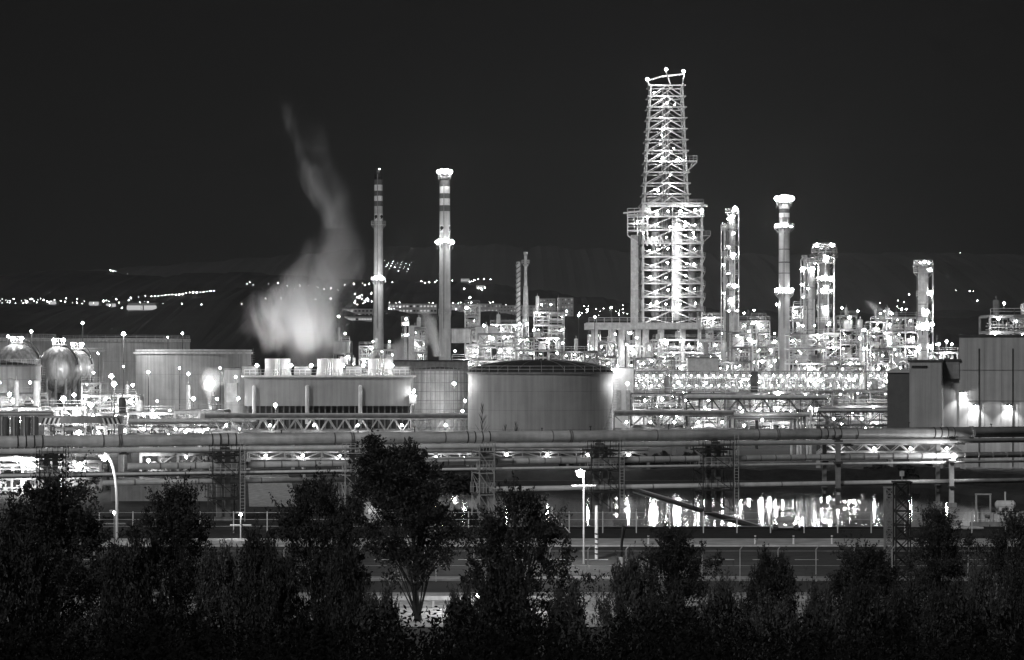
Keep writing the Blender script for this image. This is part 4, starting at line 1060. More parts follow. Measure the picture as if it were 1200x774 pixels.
def low_rack(px0, px1, y0, y1, Y, label, m=MID, pipes=3, V=False, seed=1, nlamp=0, dark_top=True):
    k = M_(Y); W = (px1-px0)*k; zt, zb = PZ(y0, Y), PZ(y1, Y); t = thing('pipe_bridge', label, 'pipe bridge', (PX((px0+px1)/2, Y), Y, 0)); b = MB()
    n_ = max(3, int(W/2.2))
    for y in (0, 2):
        b.box((0, y, zt), (W, .2, .22)); b.box((0, y, zb), (W, .2, .22))
        for i in range(n_):
            x = -W/2+W*i/n_; x2 = x+W/n_; m_ = (x+x2)/2
            if V: b.bar((x, y, zb), (m_, y, zt), .13); b.bar((x2, y, zb), (m_, y, zt), .13)
            else: b.bar((x, y, zb), (x, y, zt), .13); b.bar((x, y, zb if i % 2 else zt), (x2, y, zt if i % 2 else zb), .12)
    b.build('truss', m, t)
    for j in range(pipes): b = MB(); r = .16+.08*((j+seed) % 3); b.tube((-W/2, .3+j*.6, zt+.12+r), (W/2, .3+j*.6, zt+.12+r), r, 8); b.build('pipe', [STEEL, MID, WHITE][(j+seed) % 3], t)
    for i in range(max(2, int(W/12))+1):
        x = -W/2+W*i/max(2, int(W/12)); b = MB(); b.box((x, 0, zb/2), (.3, .3, zb)); b.box((x, 2, zb/2), (.3, .3, zb)); b.build('leg', m, t)
    for i in range(nlamp): lamp(t, (-W/2+W*(i+.5)/nlamp, -.5, (zt+zb)/2), .7)
    return t
low_rack(240, 548, 491, 506, 322, 'long V-strutted pipe bridge in front of the cooling tower', GALV, 3, True, 1, 6)
low_rack(805, 970, 468, 488, 400, 'dark portal pipe bridge above the expansion loop', DARK, 3, False, 2, 4)
low_rack(960, 1125, 483, 499, 350, 'truss conveyor bridge left of the ribbed shed foot', DARK, 2, False, 3, 5)
low_rack(720, 860, 487, 503, 345, 'stacked pipe bridge between the large grey tank and the expansion loop', MID, 4, False, 4, 5)
low_rack(150, 300, 497, 509, 330, 'low pipe bridge in front of the back tanks', MID, 3, False, 5, 4)
low_rack(-10, 60, 488, 500, 330, 'low pipe bridge at the left edge under the flat-topped tank', MID, 3, False, 6, 3)
low_rack(570, 760, 530, 536, 300, 'low pipe sleeper rack seen under the widest pipeline behind the bright lamp', MID, 3, False, 7, 4)
low_rack(960, 1130, 521, 530, 315, 'low pipe bridge seen under the widest pipeline near the lamp post', GALV, 3, True, 8, 4)
low_rack(290, 420, 530, 538, 300, 'low pipe bridge seen under the widest pipeline behind the ladder trestle', GALV, 3, False, 9, 3)
low_rack(430, 560, 532, 541, 296, 'low lit pipe bridge behind the windblown tree', GALV, 3, False, 10, 4)
# expansion loop
Y = 352; k = M_(Y); EL = thing('expansion_loop', 'bundle of parallel pipes bent up in a wide expansion loop', 'pipe loop', (PX(900, Y), Y, 0))
for j in range(7):
    x0, x1 = (851+j*2.2-900)*k, (950-j*3.3-900)*k; z = PZ(485+j*1.1, Y)
    pipe(EL, [(x0, j*.5, 0), (x0, j*.5, z), (x1, j*.5, z), (x1, j*.5, 0)], .2, [STEEL, WHITE, MID][j % 3], 'pipe', 8)
lamp(EL, (-1, -1, PZ(492, Y)), .8); light(EL, (0, -2, 5), 120, .3)
# striped portal
Y = 300; k = M_(Y); SP = thing('hazard_portal', 'portal beam with black and white hazard stripes at both ends', 'portal', (PX(95, Y), Y, 0))
b = MB(); b.box((0, 0, PZ(492, Y)), (98*k, .8, .9)); b.build('beam', MID, SP)
for s in (-1, 1):
    b = MB(); b.box((s*47*k, 0, PZ(500, Y)/2), (.7, .7, PZ(497, Y))); b.build('leg', MID, SP)
    for i in range(8):
        x = s*(46-i*2.6)*k; b = MB(); b.add([(x, -.42, PZ(497, Y)), (x+.18, -.42, PZ(497, Y)), (x+.18-s*.3, -.42, PZ(490, Y)), (x-s*.3, -.42, PZ(490, Y))], [(0, 1, 2, 3)]); b.build('stripe', WHITE if i % 2 else BLACK, SP)
for i, (px, w_) in enumerate(((4, 14), (18, 11), (30, 12), (41, 9))):
    Y = 285; r = w_*M_(Y)/2; zt = PZ(488, Y); b = MB(); b.lathe([(r, 0), (r, zt-r*.5), (r*.8, zt-r*.1), (r*.1, zt)], 20)
    t = thing('silo', ['widest round-topped silo at the left edge, first of four', 'second small round-topped silo from the left edge', 'third small round-topped silo from the left edge', 'smallest round-topped silo, fourth from the left edge'][i], 'silo', (PX(px, Y), Y, 0)); b.build('shell', MID, t)
    b = MB(); b.tube((0, -r-.1, zt*.3), (0, -r-.1, zt), .08, 6); b.build('pipe', STEEL, t)
light(SP, (-3, -4, 7), 260, .3)

# ---------------------------------------------------------------- tanks of the left background
tank(227, 410, 560, 134, 'wide pale tank with a bracketed rim behind the steaming vent', TANKP, 'flat', 0, True, False, 3, ribs=56, rim=STEEL)
tank(148, 397, 760, 148, 'longest pale tank farthest back behind the bracketed-rim tank', TANKP, 'flat', 0, False, True, 3, ribs=50, rim=STEEL)
tank(98, 408, 600, 44, 'pale tank partly hidden behind the spherical tanks', TANKP, 'flat', 0, True, False, 3, ribs=30, rim=STEEL)
tank(20, 396, 700, 90, 'pale back tank mostly hidden by the leftmost sphere', TANKP, 'flat', 0, False, True, 3, ribs=30, rim=STEEL)
tk, _, _ = tank(3, 428, 455, 88, 'flat-topped pale tank at the left edge in front of the spheres', TANKP, 'cone', 5, True, True, 5)
for px, Y, w_, ct, lab in ((14, 520, 66, 434, 'leftmost spherical tank showing only its streaked dome'), (65, 505, 50, 433, 'middle spherical tank with a stair curving over it'), (88, 525, 38, 431, 'right spherical tank partly behind the middle sphere')):
    k = M_(Y); r = w_*k/2; zc = PZ(ct, Y); t = thing('spherical_tank', lab, 'sphere tank', (PX(px, Y), Y+r, 0))
    b = MB(); b.ball((0, 0, zc), r, 36, 20, 0, r*1.12 if w_ < 60 else r*.95); o = b.build('shell', BALLM, t)
    for p_ in o.data.polygons: p_.use_smooth = True
    b = MB()
    for i in range(12): a = i*PI/6; b.tube((r*.9*math.cos(a), r*.9*math.sin(a), 0), (r*.9*math.cos(a), r*.9*math.sin(a), zc-r*.45), .3, 8)
    b.build('leg', MID, t)
    b = MB(); pr = None; rz_ = r*1.12 if w_ < 60 else r*.95
    for i in range(26):
        a = PI/2-i*.055; p = Vector((r*1.03*math.cos(a)*.92, -r*1.03*math.cos(a)*.38, zc+rz_*1.03*math.sin(a)))
        if pr: b.bar(pr, p, .3); b.bar(pr+Vector((0, 0, 1.1)), p+Vector((0, 0, 1.1)), .1)
        pr = p
    b.build('stair', DARK, t)
    b = MB(); b.box((0, 0, zc+rz_+.2), (2.6, 2.6, .3)); railing(b, -1.3, 1.3, -1.3, zc+rz_+.3, 1.2, .12, 4); b.build('top_platform', STEEL, t)
    for dx in (-1, 1.2): lamp(t, (dx, -1.5, zc+rz_+1.2), 1.5)
    light(t, (-1, -3, zc+rz_+2.5), 450, .3); light(t, (r*.4, -r-2, zc), 380, .3)
light(tk, (-2, -10.5, 3.0), 1300, .4); light(tk, (5, -9.5, 3.0), 1300, .4)
for i in range(10): lamp(tk, (-6+i*1.5, -8.5-(.2*i if i < 5 else .2*(10-i)), PZ(479, 447)), .9)
for px, row, Y, pw_ in ((150, 430, 540, 2600), (215, 432, 530, 2600), (262, 432, 530, 2200), (120, 415, 590, 1600), (200, 396, 745, 1500)):
    t = thing('yard_lamp', {150: 'yard lamp lighting the left of the bracketed-rim tank', 215: 'yard lamp lighting the middle of the bracketed-rim tank', 262: 'yard lamp lighting the right of the bracketed-rim tank', 120: 'yard lamp between the sphere tanks and the bracketed-rim tank', 200: 'yard lamp at the rim of the farthest pale tank'}[px], 'lamp', (PX(px, Y), Y-6, 0))
    z = PZ(row, Y); b = MB(); b.tube((0, 0, 0), (0, 0, z), .1, 6); b.build('pole', DARK, t); lamp(t, (0, -.3, z+.1), .9); light(t, (0, -7, z), pw_, .3)

# concrete basin wall, white slanted pipe, left low building
b = MB(); b.box((0, 0, 1.0), (11, .5, 2.2)); b.box((0, 0, 2.2), (11.2, .7, .2)); o = b.build('basin_wall', CONC, None, (PX(190, 250), 250, 0)); tag(o, 'low concrete basin wall under the pipelines right of the curved-arm lamp', 'wall')
t = thing('sloping_pipe', 'thick white pipe slanting down along the pale ramp', 'pipe', (0, 0, 0)); b = MB(); b.tube(P(320, 561, 310), P(360, 602, 235), .28, 10); b.build('shell', WHITE, t)
b = MB(); b.tube(P(336, 563, 305), P(350, 585, 270), .1, 8); b.build('side_pipe', STEEL, t)
t = thing('lit_kiosk', 'small lit white kiosk behind the left crown edge of the windblown tree', 'kiosk', (PX(437, 215), 215, 0)); b = MB(); b.box((0, 0, 1.1), (1.6, 1, 2.0)); b.build('wall', WHITE, t); b = MB(); b.box((0, 0, 2.2), (1.9, 1.3, .15)); b.build('roof', MID, t)
b = MB(); b.box((0, -.52, 1.3), (.8, .04, .7)); b.build('window', WIN, t)
light(None, (PX(330, 262), 262, 6), 260, .3, 'ramp_light')
bpy.data.objects['ramp_light'].parent = bpy.data.objects['trestle']
bpy.data.objects['ramp_light'].matrix_parent_inverse = Matrix.Translation(bpy.data.objects['trestle'].location).inverted()

# ---------------------------------------------------------------- far town: lamps and houses on the hills
tl = MB(); tl.octa((0, 0, 0), 1.0, 0); tl.bar((0, 0, -1), (0, 0, -7), .3, 1)
tme = bpy.data.meshes.new('town_lamp'); tme.from_pydata(tl.v, [], tl.f); tme.materials.append(TOWN); tme.materials.append(DARK); tme.polygons.foreach_set('material_index', tl.m)
def town_lamp(px, py, s, label, group, y0=1160):
    s *= tr.choice([.35, .5, .6, .8, 1.1])
    p = on_hill(px, py, y0); o = bpy.data.objects.new('town_lamp', tme); col.objects.link(o); o.location = p+Vector((0, -4, 1)); sc_ = s*p.y/3300*.75; o.scale = (sc_,)*3
    tag(o, label, 'street lamp', group)
G = []
tr = random.Random(77)
for i in range(19): G.append((178+i*4.1, 348.5-i*.30+math.sin(i)*.4, 1.0, 'tiny street lamp in the long straight row on the left hillside', 'street lamps in the straight hillside row'))
for px, py, s in ((13, 354, 1), (32, 355, 2), (52, 353, 1.6), (57, 354, 1), (72, 354, 1.8), (91, 356, 1.2), (97, 357, 1.4), (111, 357, 1), (122, 354, 1.4), (137, 352, 1.6), (144, 363, .9), (154, 350, 1), (171, 348, 1), (214, 358, 1.4), (237, 359, 1.2), (192, 358, .8), (8, 353, .8), (65, 356, .8), (130, 360, .8), (284, 358, .7)):
    G.append((px, py, s, 'scattered street lamp in the valley strip beyond the left tanks', 'scattered street lamps beyond the left tanks'))
for px, py, s in ((130, 318, .8), (133, 319, 1), (136, 319, .8), (150, 322, .7)): G.append((px, py, s, 'lamp in the tiny lit group on the left ridge top', 'lamps on the left ridge top'))
for px, py in ((290, 334), (293, 332), (297, 335), (315, 334), (326, 333), (337, 336), (345, 340), (352, 336), (362, 336), (372, 338), (380, 340), (388, 339), (396, 341), (404, 335), (415, 334), (425, 333), (312, 352), (330, 352), (370, 353), (388, 352)):
    G.append((px, py, .9, 'lamp dimly seen behind or beside the big steam plume', 'lamps beside the big steam plume'))
r = random.Random(9)
for i in range(22): G.append((416+r.random()*22, 358-(i*.6)+r.uniform(-2, 2), 1, 'lamp in the small town left of the slimmer striped chimney', 'small town left of the slimmer striped chimney'))
for i in range(22): G.append((451+i*1.45, 306+(i*5 % 7)*1.6+r.uniform(-1, 1)+i*.15, .6, 'lamp in the hillside village between the two striped chimneys', 'hillside village between the striped chimneys'))
for px, py in ((494, 331), (498, 333), (503, 332), (510, 332), (512, 330), (530, 330), (428, 335), (433, 334), (452, 331), (460, 332)): G.append((px, py, 1.5, 'bright lamp on the far road level with the lower chimney platforms', 'bright lamps on the far road'))
for i in range(16): G.append((541+r.random()*34, 328+r.random()*3 if i % 3 else 337+r.random()*4, 1, 'lamp of the terrace village right of the wider striped chimney', 'terrace village lamps'))
for i in range(60): G.append((455+r.random()*135, 355+r.random()*9, .8, 'town lamp on the valley floor behind the chimneys', 'town lamps on the valley floor'))
for px, py in ((1125, 297), (1136, 342), (1140, 342), (1145, 353), (1120, 341)): G.append((px, py, 1.1, 'lone lamp in the dark right of the isolated plain column', 'lone lamps right of the isolated column'))
for px, py in ((1031, 356), (1052, 353), (1059, 355), (1051, 360), (1053, 362), (1042, 366), (1036, 366), (1065, 346)): G.append((px, py, 1.2, 'distant lamp just above the units left of the isolated column', 'distant lamps left of the isolated column'))
for i in range(46): G.append((r.uniform(0, 175), 354+r.gauss(0, 2.2), .7, 'scattered street lamp in the valley strip beyond the left tanks', 'scattered street lamps beyond the left tanks'))
for i in range(34): G.append((r.uniform(590, 735), 366+r.gauss(0, 3.5), .8, 'street lamp among the trees behind the brightest tall unit', 'street lamps behind the brightest tall unit'))
for g in G: town_lamp(*g)
def house(px0, px1, y0, y1, label, wins, lit=.5, m=HOUSE, gable=0):
    p = on_hill((px0+px1)/2, y1); Y = p.y; t = building(px0, px1, y0, Y, label, m, 14, ROOFD, wins, lit, z0=p.z-1, gable=gable, seed=px0)
    return t
house(150, 182, 355, 365, 'low floodlit white block below the straight row of hillside lamps', (8, 1, 4, 3), .6, HOUSE)
house(586, 632, 358, 370, 'wide pale apartment slab behind the twin thin stacks', (12, 3, 1.2, 1.2), .25)
house(632, 651, 350, 370, 'apartment tower behind the brightest tall unit, left of two', (5, 5, 1.1, 1.2), .2)
house(654, 672, 349, 370, 'apartment tower right of the brightest tall unit', (5, 5, 1.1, 1.2), .3)
house(455, 512, 356, 366, 'long apartment row between the two striped chimneys', (14, 2, 1.4, 1.2), .7)
house(528, 588, 356, 366, 'long apartment row right of the wider striped chimney', (14, 2, 1.4, 1.2), .7)
house(401, 437, 362, 370, 'pale terrace just left of the slimmer striped chimney', (8, 2, 1.5, 1), .5)
house(404, 436, 371, 376, 'second lower terrace left of the slimmer striped chimney', (10, 1, 1.5, 1), .9)
for px, py, lab in ((545, 329, 'lit long house at the left end of the terrace village'), (563, 337, 'lit house in the lower row of the terrace village'), (130, 358, 'small house in the valley left of the floodlit block'), (110, 356, 'small house in the valley above the very bright mast'), (60, 355, 'small house in the valley above the spherical tanks')):
    house(px-5, px+5, py-2.5, py+1, lab, (3, 1, 3, 2), .9, WHITE, 1)

# ---------------------------------------------------------------- trees
def tree_mesh(seed, Hh, Rw, crown0=.15, nclump=60, leaves=150, ls=.2, wind=0.0, spiky=.0):
    """returns (trunk MB, crown MB); crown of many small leaf faces gathered along limbs"""
    r = random.Random(seed); tb = MB(); cb = MB()
    lean = r.uniform(-.4, .4); pts = [Vector((lean*(i/5)**2*2+r.uniform(-.1, .1), r.uniform(-.1, .1), Hh*.8*i/5)) for i in range(6)]
    for i in range(5): tb.tube(pts[i], pts[i+1], .2*(1-i/6.5), 8, .2*(1-(i+1)/6.5))
    tips = []
    for c in range(nclump):
        u = crown0+(1-crown0)*r.random()**.8; z = Hh*u
        prof = math.sin(PI*min(.96, max(.06, (u-crown0*.6)/(1-crown0*.6)))**1.25)**.5
        a = r.random()*2*PI; rad = Rw*prof*math.sqrt(r.random())*r.uniform(.75, 1.12)*(1+.28*math.sin(a*2+seed)+.22*math.sin(z*1.7+seed*2+a))
        z += r.gauss(0, .04)*Hh
        tip = Vector((math.cos(a)*rad+wind*(u**2)*Rw, math.sin(a)*rad*.8, z)); 
        k_ = min(4, int(u*5)); root = pts[max(0, k_-1)]
        if c % 2 == 0: tb.tube(root, tip, .05, 5, .015)
        tips.append(tip)
    for tip in tips:
        cs = r.uniform(.5, 1.1)*Rw*.26; out = Vector((tip.x*1.2, tip.y, Hh*.12)).normalized(); nt_ = 9
        for _ in range(nt_):
            dr = Vector((r.gauss(0, .8)+wind*1.6, r.gauss(0, .8), r.gauss(.15, .6)))+out*(.6+spiky); dr.normalize()
            base = tip+Vector((r.gauss(0, .45), r.gauss(0, .45), r.gauss(0, .4)))*cs*.7; ln = cs*r.uniform(.5, 1.4)
            nl_ = leaves//nt_
            for q__ in range(nl_):
                u_ = (q__+r.random())/nl_; c = base+dr*ln*u_+Vector((r.gauss(0, 1), r.gauss(0, 1), r.gauss(0, 1)-.3*u_))*.10*(1.5-u_)
                s = ls*r.uniform(.6, 1.35); d1 = (dr+Vector((r.gauss(0, .7), r.gauss(0, .7), r.gauss(-.2, .7)))).normalized(); d2 = d1.orthogonal().normalized(); an = r.random()*6.28; d2 = d2*math.cos(an)+d1.cross(d2)*math.sin(an)
                cb.add([c-d1*s, c+d2*s*.4, c+d1*s, c-d2*s*.4], [(0, 1, 2, 3)])
    return tb, cb
protos = []
for sd, (hh, rw, c0, nc, lv, wd, sp) in enumerate([(8, 4.0, .05, 190, 270, 0, .5), (8, 3.6, .05, 150, 260, 0, .9), (8, 3.0, .25, 120, 260, -.45, .2), (5, 3.4, .03, 120, 260, 0, .6)]):
    tb, cb = tree_mesh(sd+21, hh, rw, c0, nc, lv, .095, wd, sp); protos.append((tb, cb, hh, rw))
pm = {}
def tree(i, px, ytop, Y, hw, label, z0=0, name='tree', cat='tree', pale=False):
    tb, cb, hh, rw = protos[i]; t = thing(name, label, cat, (PX(px, Y), Y, z0), rnd.uniform(-3.1, 3.1) if i != 2 else 0)
    kk = (i, pale)
    if kk not in pm: pm[kk] = (tb.build('trunk', BARK, t), cb.build('crown', LEAF_LIT if pale else LEAF, t))
    else: inst(pm[kk][0], 'trunk', t, (0, 0, 0)); inst(pm[kk][1], 'crown', t, (0, 0, 0))
    s = (PZ(ytop, Y)-z0)/hh; sx = hw*M_(Y)/rw; t.scale = (sx, sx, s); return t
TREES = [
 (0, 66, 580, 112, 78, 'dense dark round tree filling the left corner', 0),
 (1, 203, 592, 108, 62, 'ragged dark tree right of the curved-arm street lamp', 0),
 (1, 372, 588, 104, 62, 'dark pointed tree left of the windblown tree', 0),
 (2, 488, 524, 134, 70, 'tallest windblown tree with its bare trunk showing', 0),
 (1, 606, 598, 106, 66, 'spiky dark tree under the bright street lamp, right of the windblown tree', 0),
 (3, 300, 650, 96, 42, 'low bushy tree below the first dark scaffold trestle', 0),
 (1, 790, 636, 112, 52, 'dark tree in front of the dark road, right of the striped pole', 0),
 (3, 905, 668, 104, 46, 'low tree between road and lower edge, under the pump skid', 0),
 (0, 1012, 652, 108, 54, 'round dark tree left of the black lattice mast foot', 0),
 (1, 1100, 612, 120, 44, 'leafy tree right of the black lattice mast', 0),
 (1, 1188, 622, 112, 40, 'tree at the right edge before the valve manifold', 0),
]
for (i, px, yt, Y, hw, lab, z0) in TREES: tree(i, px, yt, Y, hw, lab, z0)
BUSH = [(20, 650, 96, 60, 'tall bush at the foot of the dense left corner tree'), (255, 672, 92, 46, 'bush between the ragged tree and the low bushy tree'), (322, 680, 90, 44, 'bush below the dark pointed tree, left side'), (405, 668, 92, 40, 'bush below the dark pointed tree, right side'), (665, 712, 90, 40, 'low bush just right of the spiky dark tree'), (590, 690, 88, 60, 'dense bush under the spiky dark tree'), (780, 722, 86, 60, 'dense low bush below the tree right of the striped pole'), (905, 728, 84, 50, 'bush in front of the low tree between road and lower edge'), (1010, 712, 84, 56, 'bush at the foot of the round dark tree'), (1110, 715, 82, 56, 'dense bush under the leafy tree right of the mast'), (1195, 700, 86, 46, 'bush at the right edge under the last tree'), (738, 676, 98, 40, 'low bush before the leaning roadside post'), (150, 668, 88, 56, 'bush filling the gap under the two left trees'), (445, 716, 88, 46, 'bush below the windblown tree trunk, on its left'), (540, 712, 90, 36, 'bush at the right foot of the windblown tree'),
 (845, 705, 88, 40, 'low bush between the two dark trees right of the striped pole'), (960, 712, 86, 38, 'low bush left of the round dark tree'), (1060, 710, 86, 44, 'bush in front of the black lattice mast'), (1150, 698, 84, 44, 'bush below the leafy tree near the right edge')]
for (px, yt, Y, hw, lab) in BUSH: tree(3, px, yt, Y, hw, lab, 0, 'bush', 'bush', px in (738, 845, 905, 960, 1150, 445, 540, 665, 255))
rb_ = random.Random(4)
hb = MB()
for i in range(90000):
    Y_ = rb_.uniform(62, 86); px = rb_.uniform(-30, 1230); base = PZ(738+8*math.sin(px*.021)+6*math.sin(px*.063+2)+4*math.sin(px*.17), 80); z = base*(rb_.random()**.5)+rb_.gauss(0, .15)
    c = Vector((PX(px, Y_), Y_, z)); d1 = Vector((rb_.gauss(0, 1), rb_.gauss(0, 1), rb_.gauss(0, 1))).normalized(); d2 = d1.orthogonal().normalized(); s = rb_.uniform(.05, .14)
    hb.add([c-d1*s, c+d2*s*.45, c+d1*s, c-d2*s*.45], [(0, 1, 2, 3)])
tag(hb.build('undergrowth', SHRUB_UNLIT), 'mass of dark undergrowth along the lower edge', 'undergrowth', kind='stuff')
sheet('near_ground', -40, 40, -20, 130.9, .006, GRASS)
# hedge and shrubs behind the water, bare saplings at the tank foot
for j, (px0, px1, Y_, top) in enumerate(((655, 830, 318, 534), (1010, 1090, 300, 548), (430, 560, 262, 556))):
    b = MB(); r = random.Random(j)
    for i in range(4200):
        px = r.uniform(px0, px1); zt = PZ(top+3*math.sin(px*.2)+2*math.sin(px*.53), Y_); z = zt*r.random()**.6; c = Vector((PX(px, Y_), Y_+r.uniform(-1.5, 1.5), z)); d1 = Vector((r.gauss(0, 1), r.gauss(0, 1), r.gauss(0, 1))).normalized(); d2 = d1.orthogonal().normalized(); s = r.uniform(.15, .4)
        b.add([c-d1*s, c+d2*s*.5, c+d1*s, c-d2*s*.5], [(0, 1, 2, 3)])
    o = b.build('hedge', LEAF); tag(o, ['dark hedge on the embankment right of the large grey tank foot', 'short dark hedge behind the lattice masts', 'dark hedge behind the windblown tree under the pipelines'][j], 'hedge')
for px, h_, lab in ((565, 470, 'bare upright sapling against the left of the large grey tank'), (592, 497, 'short bare sapling, left of two against the grey tank'), (604, 494, 'short bare sapling, right of two against the grey tank')):
    Y_ = 372; b = MB(); r = random.Random(px); t = thing('bare_sapling', lab, 'tree', (PX(px, Y_), Y_, 0)); z = PZ(h_, Y_)
    b.tube((0, 0, 0), (0, 0, z), .09, 5, .02)
    for i in range(22): u = r.uniform(.25, .9); a = r.choice([-1, 1])*r.uniform(.3, 1.4); b.tube((0, 0, z*u), (a*(1-u)*1.5, r.uniform(-.5, .5), min(z, z*u+1.8*(1-u)+.6)), .045, 4, .015)
    b.build('branch', DARK, t)

# ---------------------------------------------------------------- steam plumes (real volumes)
def plume(label, Y, rows, power, dens, anis=0.2, nscale=.12):
    """rows: (py, px_left, px_right, density factor) from the bottom up"""
    k = M_(Y); zb = PZ(rows[0][0], Y); cx = PX((rows[0][1]+rows[0][2])/2, Y); Zt = PZ(rows[-1][0], Y); Hh = Zt-zb
    xs = [(PX((a+c)/2, Y)-cx, (c-a)*k/2) for (_, a, c, _) in rows]
    ys = [(PZ(p_[0], Y)-zb)/Hh for p_ in rows]
    b = MB(); n_ = 20; vs = []
    for (ox, rr_), u in zip(xs, ys):
        for i in range(n_): a = 2*PI*i/n_; vs.append((ox+rr_*1.9*math.cos(a), rr_*1.9*math.sin(a), u*Hh))
    m = len(rows); fs = [(j*n_+i, j*n_+(i+1) % n_, (j+1)*n_+(i+1) % n_, (j+1)*n_+i) for j in range(m-1) for i in range(n_)]+[tuple(range(n_))[::-1], tuple(range((m-1)*n_, m*n_))]
    b.add(vs, fs)
    mt = bpy.data.materials.new('steam'); mt.use_nodes = True; nt = mt.node_tree; N = nt.nodes; L = nt.links; N.clear()
    out = N.new('ShaderNodeOutputMaterial'); pv = N.new('ShaderNodeVolumePrincipled'); pv.inputs['Color'].default_value = (.95, .95, .95, 1); pv.inputs['Anisotropy'].default_value = anis
    L.new(pv.outputs[0], out.inputs['Volume'])
    tc = N.new('ShaderNodeTexCoord'); sx = N.new('ShaderNodeSeparateXYZ'); L.new(tc.outputs['Object'], sx.inputs[0])
    def math_(op, a, c=None, clamp=False):
        n = N.new('ShaderNodeMath'); n.operation = op; n.use_clamp = clamp
        for i, v in enumerate((a, c)):
            if v is None: continue
            if hasattr(v, 'default_value') or hasattr(v, 'links'): L.new(v, n.inputs[i])
            else: n.inputs[i].default_value = v
        return n.outputs[0]
    u = math_('DIVIDE', sx.outputs['Z'], Hh)
    def curve(vals):
        lo_, hi = min(vals), max(vals)
        if hi-lo_ < 1e-5: hi = lo_+1e-3
        fc = N.new('ShaderNodeFloatCurve'); c = fc.mapping.curves[0]
        c.points[0].location = (0, (vals[0]-lo_)/(hi-lo_)); c.points[-1].location = (1, (vals[-1]-lo_)/(hi-lo_))
        for uu, v in list(zip(ys, vals))[1:-1]: c.points.new(uu, (v-lo_)/(hi-lo_))
        fc.mapping.update(); L.new(u, fc.inputs['Value'])
        return math_('ADD', math_('MULTIPLY', fc.outputs[0], hi-lo_), lo_)
    cxn = curve([a for a, _ in xs]); rn = curve([c for _, c in xs]); dn = curve([p_[3] for p_ in rows])
    # swirling noise coordinates stretched upwards
    mp = N.new('ShaderNodeMapping'); mp.inputs['Scale'].default_value = (1, 1, .45); L.new(tc.outputs['Object'], mp.inputs[0])
    nz = N.new('ShaderNodeTexNoise'); nz.inputs['Scale'].default_value = nscale; nz.inputs['Detail'].default_value = 5; nz.inputs['Roughness'].default_value = .6; nz.inputs['Distortion'].default_value = 1.0; L.new(mp.outputs[0], nz.inputs['Vector'])
    dx = math_('SUBTRACT', sx.outputs['X'], cxn); rr_ = math_('SQRT', math_('ADD', math_('MULTIPLY', dx, dx), math_('MULTIPLY', sx.outputs['Y'], sx.outputs['Y'])))
    q_ = math_('DIVIDE', rr_, rn)
    q_ = math_('ADD', q_, math_('MULTIPLY', math_('SUBTRACT', nz.outputs['Fac'], .5), 4.2))
    e = math_('SUBTRACT', 1.0, q_, True); e = math_('MULTIPLY', math_('POWER', e, 1.4), 1.9)
    dd = math_('MULTIPLY', math_('MULTIPLY', e, dn), dens)
    L.new(dd, pv.inputs['Density'])
    o = b.build('steam_plume', mt, None, (cx, Y, zb)); tag(o, label, 'steam'); 
    return o
PL = plume('tall twisting steam plume rising from the cooling tower roof', 446,
    [(430, 335, 384, .9), (418, 326, 390, 1), (402, 314, 398, 1), (382, 304, 402, .9), (362, 304, 404, .6), (345, 312, 408, .36), (325, 336, 412, .25), (300, 358, 414, .22), (272, 374, 416, .2), (248, 380, 416, .16), (222, 376, 410, .1), (196, 366, 402, .06), (170, 356, 396, .03), (140, 350, 390, 0)], 0, .34, 0.0, .13)
plume('faint upper streak leaning left from the top of the tall steam plume', 452, [(268, 376, 402, .5), (240, 366, 394, 1), (212, 352, 380, 1), (182, 342, 366, .8), (150, 332, 354, .5), (125, 326, 346, .15), (110, 324, 342, 0)], 0, .09, 0.0, .2)
for x, ax_ in ((-11, .1), (-4, 0), (2, -.15)): light(CT, (x, 4, PZ(419, 430)), 6500, .4, spot=100, aim=(ax_, .55, 1))
plume('bright slanting steam plume just left of the wider striped chimney', 640, [(418, 506, 520, 1), (400, 500, 517, 1), (382, 493, 514, .7), (366, 486, 506, .4), (356, 480, 500, 0)], 0, .35, nscale=.25)
plume('low glowing steam cloud between the striped chimney feet', 590, [(424, 445, 486, 1), (410, 452, 484, 1), (400, 462, 482, .5), (394, 466, 480, 0)], 0, .22, nscale=.3)
plume('small flared steam jet over the vent left of the cooling tower', 418, [(476, 244, 249, 2), (462, 240, 253, 1.4), (447, 233, 260, .8), (430, 228, 264, 0)], 0, .5, nscale=.6)
plume('faint slanting steam wisp left of the isolated column', 650, [(380, 1030, 1044, .8), (368, 1022, 1040, 1), (358, 1014, 1030, .6), (352, 1008, 1024, 0)], 0, .12, nscale=.25)
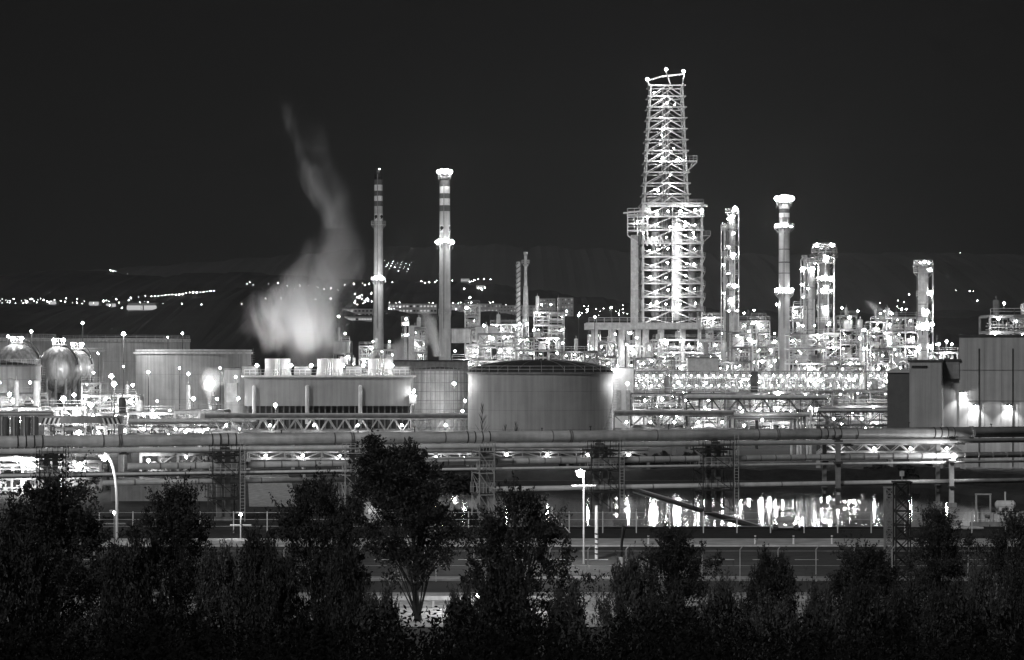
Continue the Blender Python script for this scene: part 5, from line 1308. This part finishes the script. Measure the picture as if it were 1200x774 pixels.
t = thing('steam_vent', 'thin vent pipe feeding the small flared steam jet', 'vent', (PX(246.5, 418), 418, 0)); b = MB(); b.tube((0, 0, 0), (0, 0, PZ(476, 418)), .25, 8); b.build('pipe', STEEL, t); light(t, (1.5, -3, PZ(466, 418)), 500, .3)
lamp(t, (1.0, -2, PZ(478, 418)), .8)
for nm, px, row, Y_, pw_ in (('a', 512, 404, 634, 2200), ('b', 465, 418, 583, 1200)):
    pr = [o for o in col.objects if o.name.startswith('process_unit') and o.parent is None and abs(o.location.x-PX(px, o.location.y)) < 6 and o.location.y > 590][0]
    light(pr, P(px, row, Y_)-Vector((0, 8, 0))-pr.location, pw_, .6)

# ---------------------------------------------------------------- night haze over the whole place
b = MB(); b.box((0, 4000, 398), (16000, 9000, 804))
hm = bpy.data.materials.new('haze'); hm.use_nodes = True; nt = hm.node_tree; nt.nodes.clear()
o_ = nt.nodes.new('ShaderNodeOutputMaterial'); pv = nt.nodes.new('ShaderNodeVolumePrincipled')
pv.inputs['Density'].default_value = .00004; pv.inputs['Color'].default_value = (.9, .9, .9, 1); pv.inputs['Anisotropy'].default_value = .75
nt.links.new(pv.outputs[0], o_.inputs['Volume'])
tag(b.build('haze', hm), 'thin night haze over the plant', 'haze', kind='stuff')
# ---------------------------------------------------------------- render settings
sc.render.engine = 'CYCLES'
c = sc.cycles
c.use_denoising = True
try: c.denoiser = 'OPENIMAGEDENOISE'
except Exception: pass
c.use_light_tree = True
c.max_bounces = 5; c.diffuse_bounces = 2; c.glossy_bounces = 3; c.transmission_bounces = 2; c.volume_bounces = 0; c.transparent_max_bounces = 8
c.sample_clamp_indirect = 2; c.sample_clamp_direct = 0
c.volume_step_rate = 2; c.volume_max_steps = 96
c.use_adaptive_sampling = True; c.adaptive_threshold = .02
c.caustics_reflective = False; c.caustics_refractive = False
c.filter_width = 1.5
sc.view_settings.view_transform = 'Standard'; sc.view_settings.look = 'None'; sc.view_settings.gamma = 1; sc.view_settings.exposure = 0
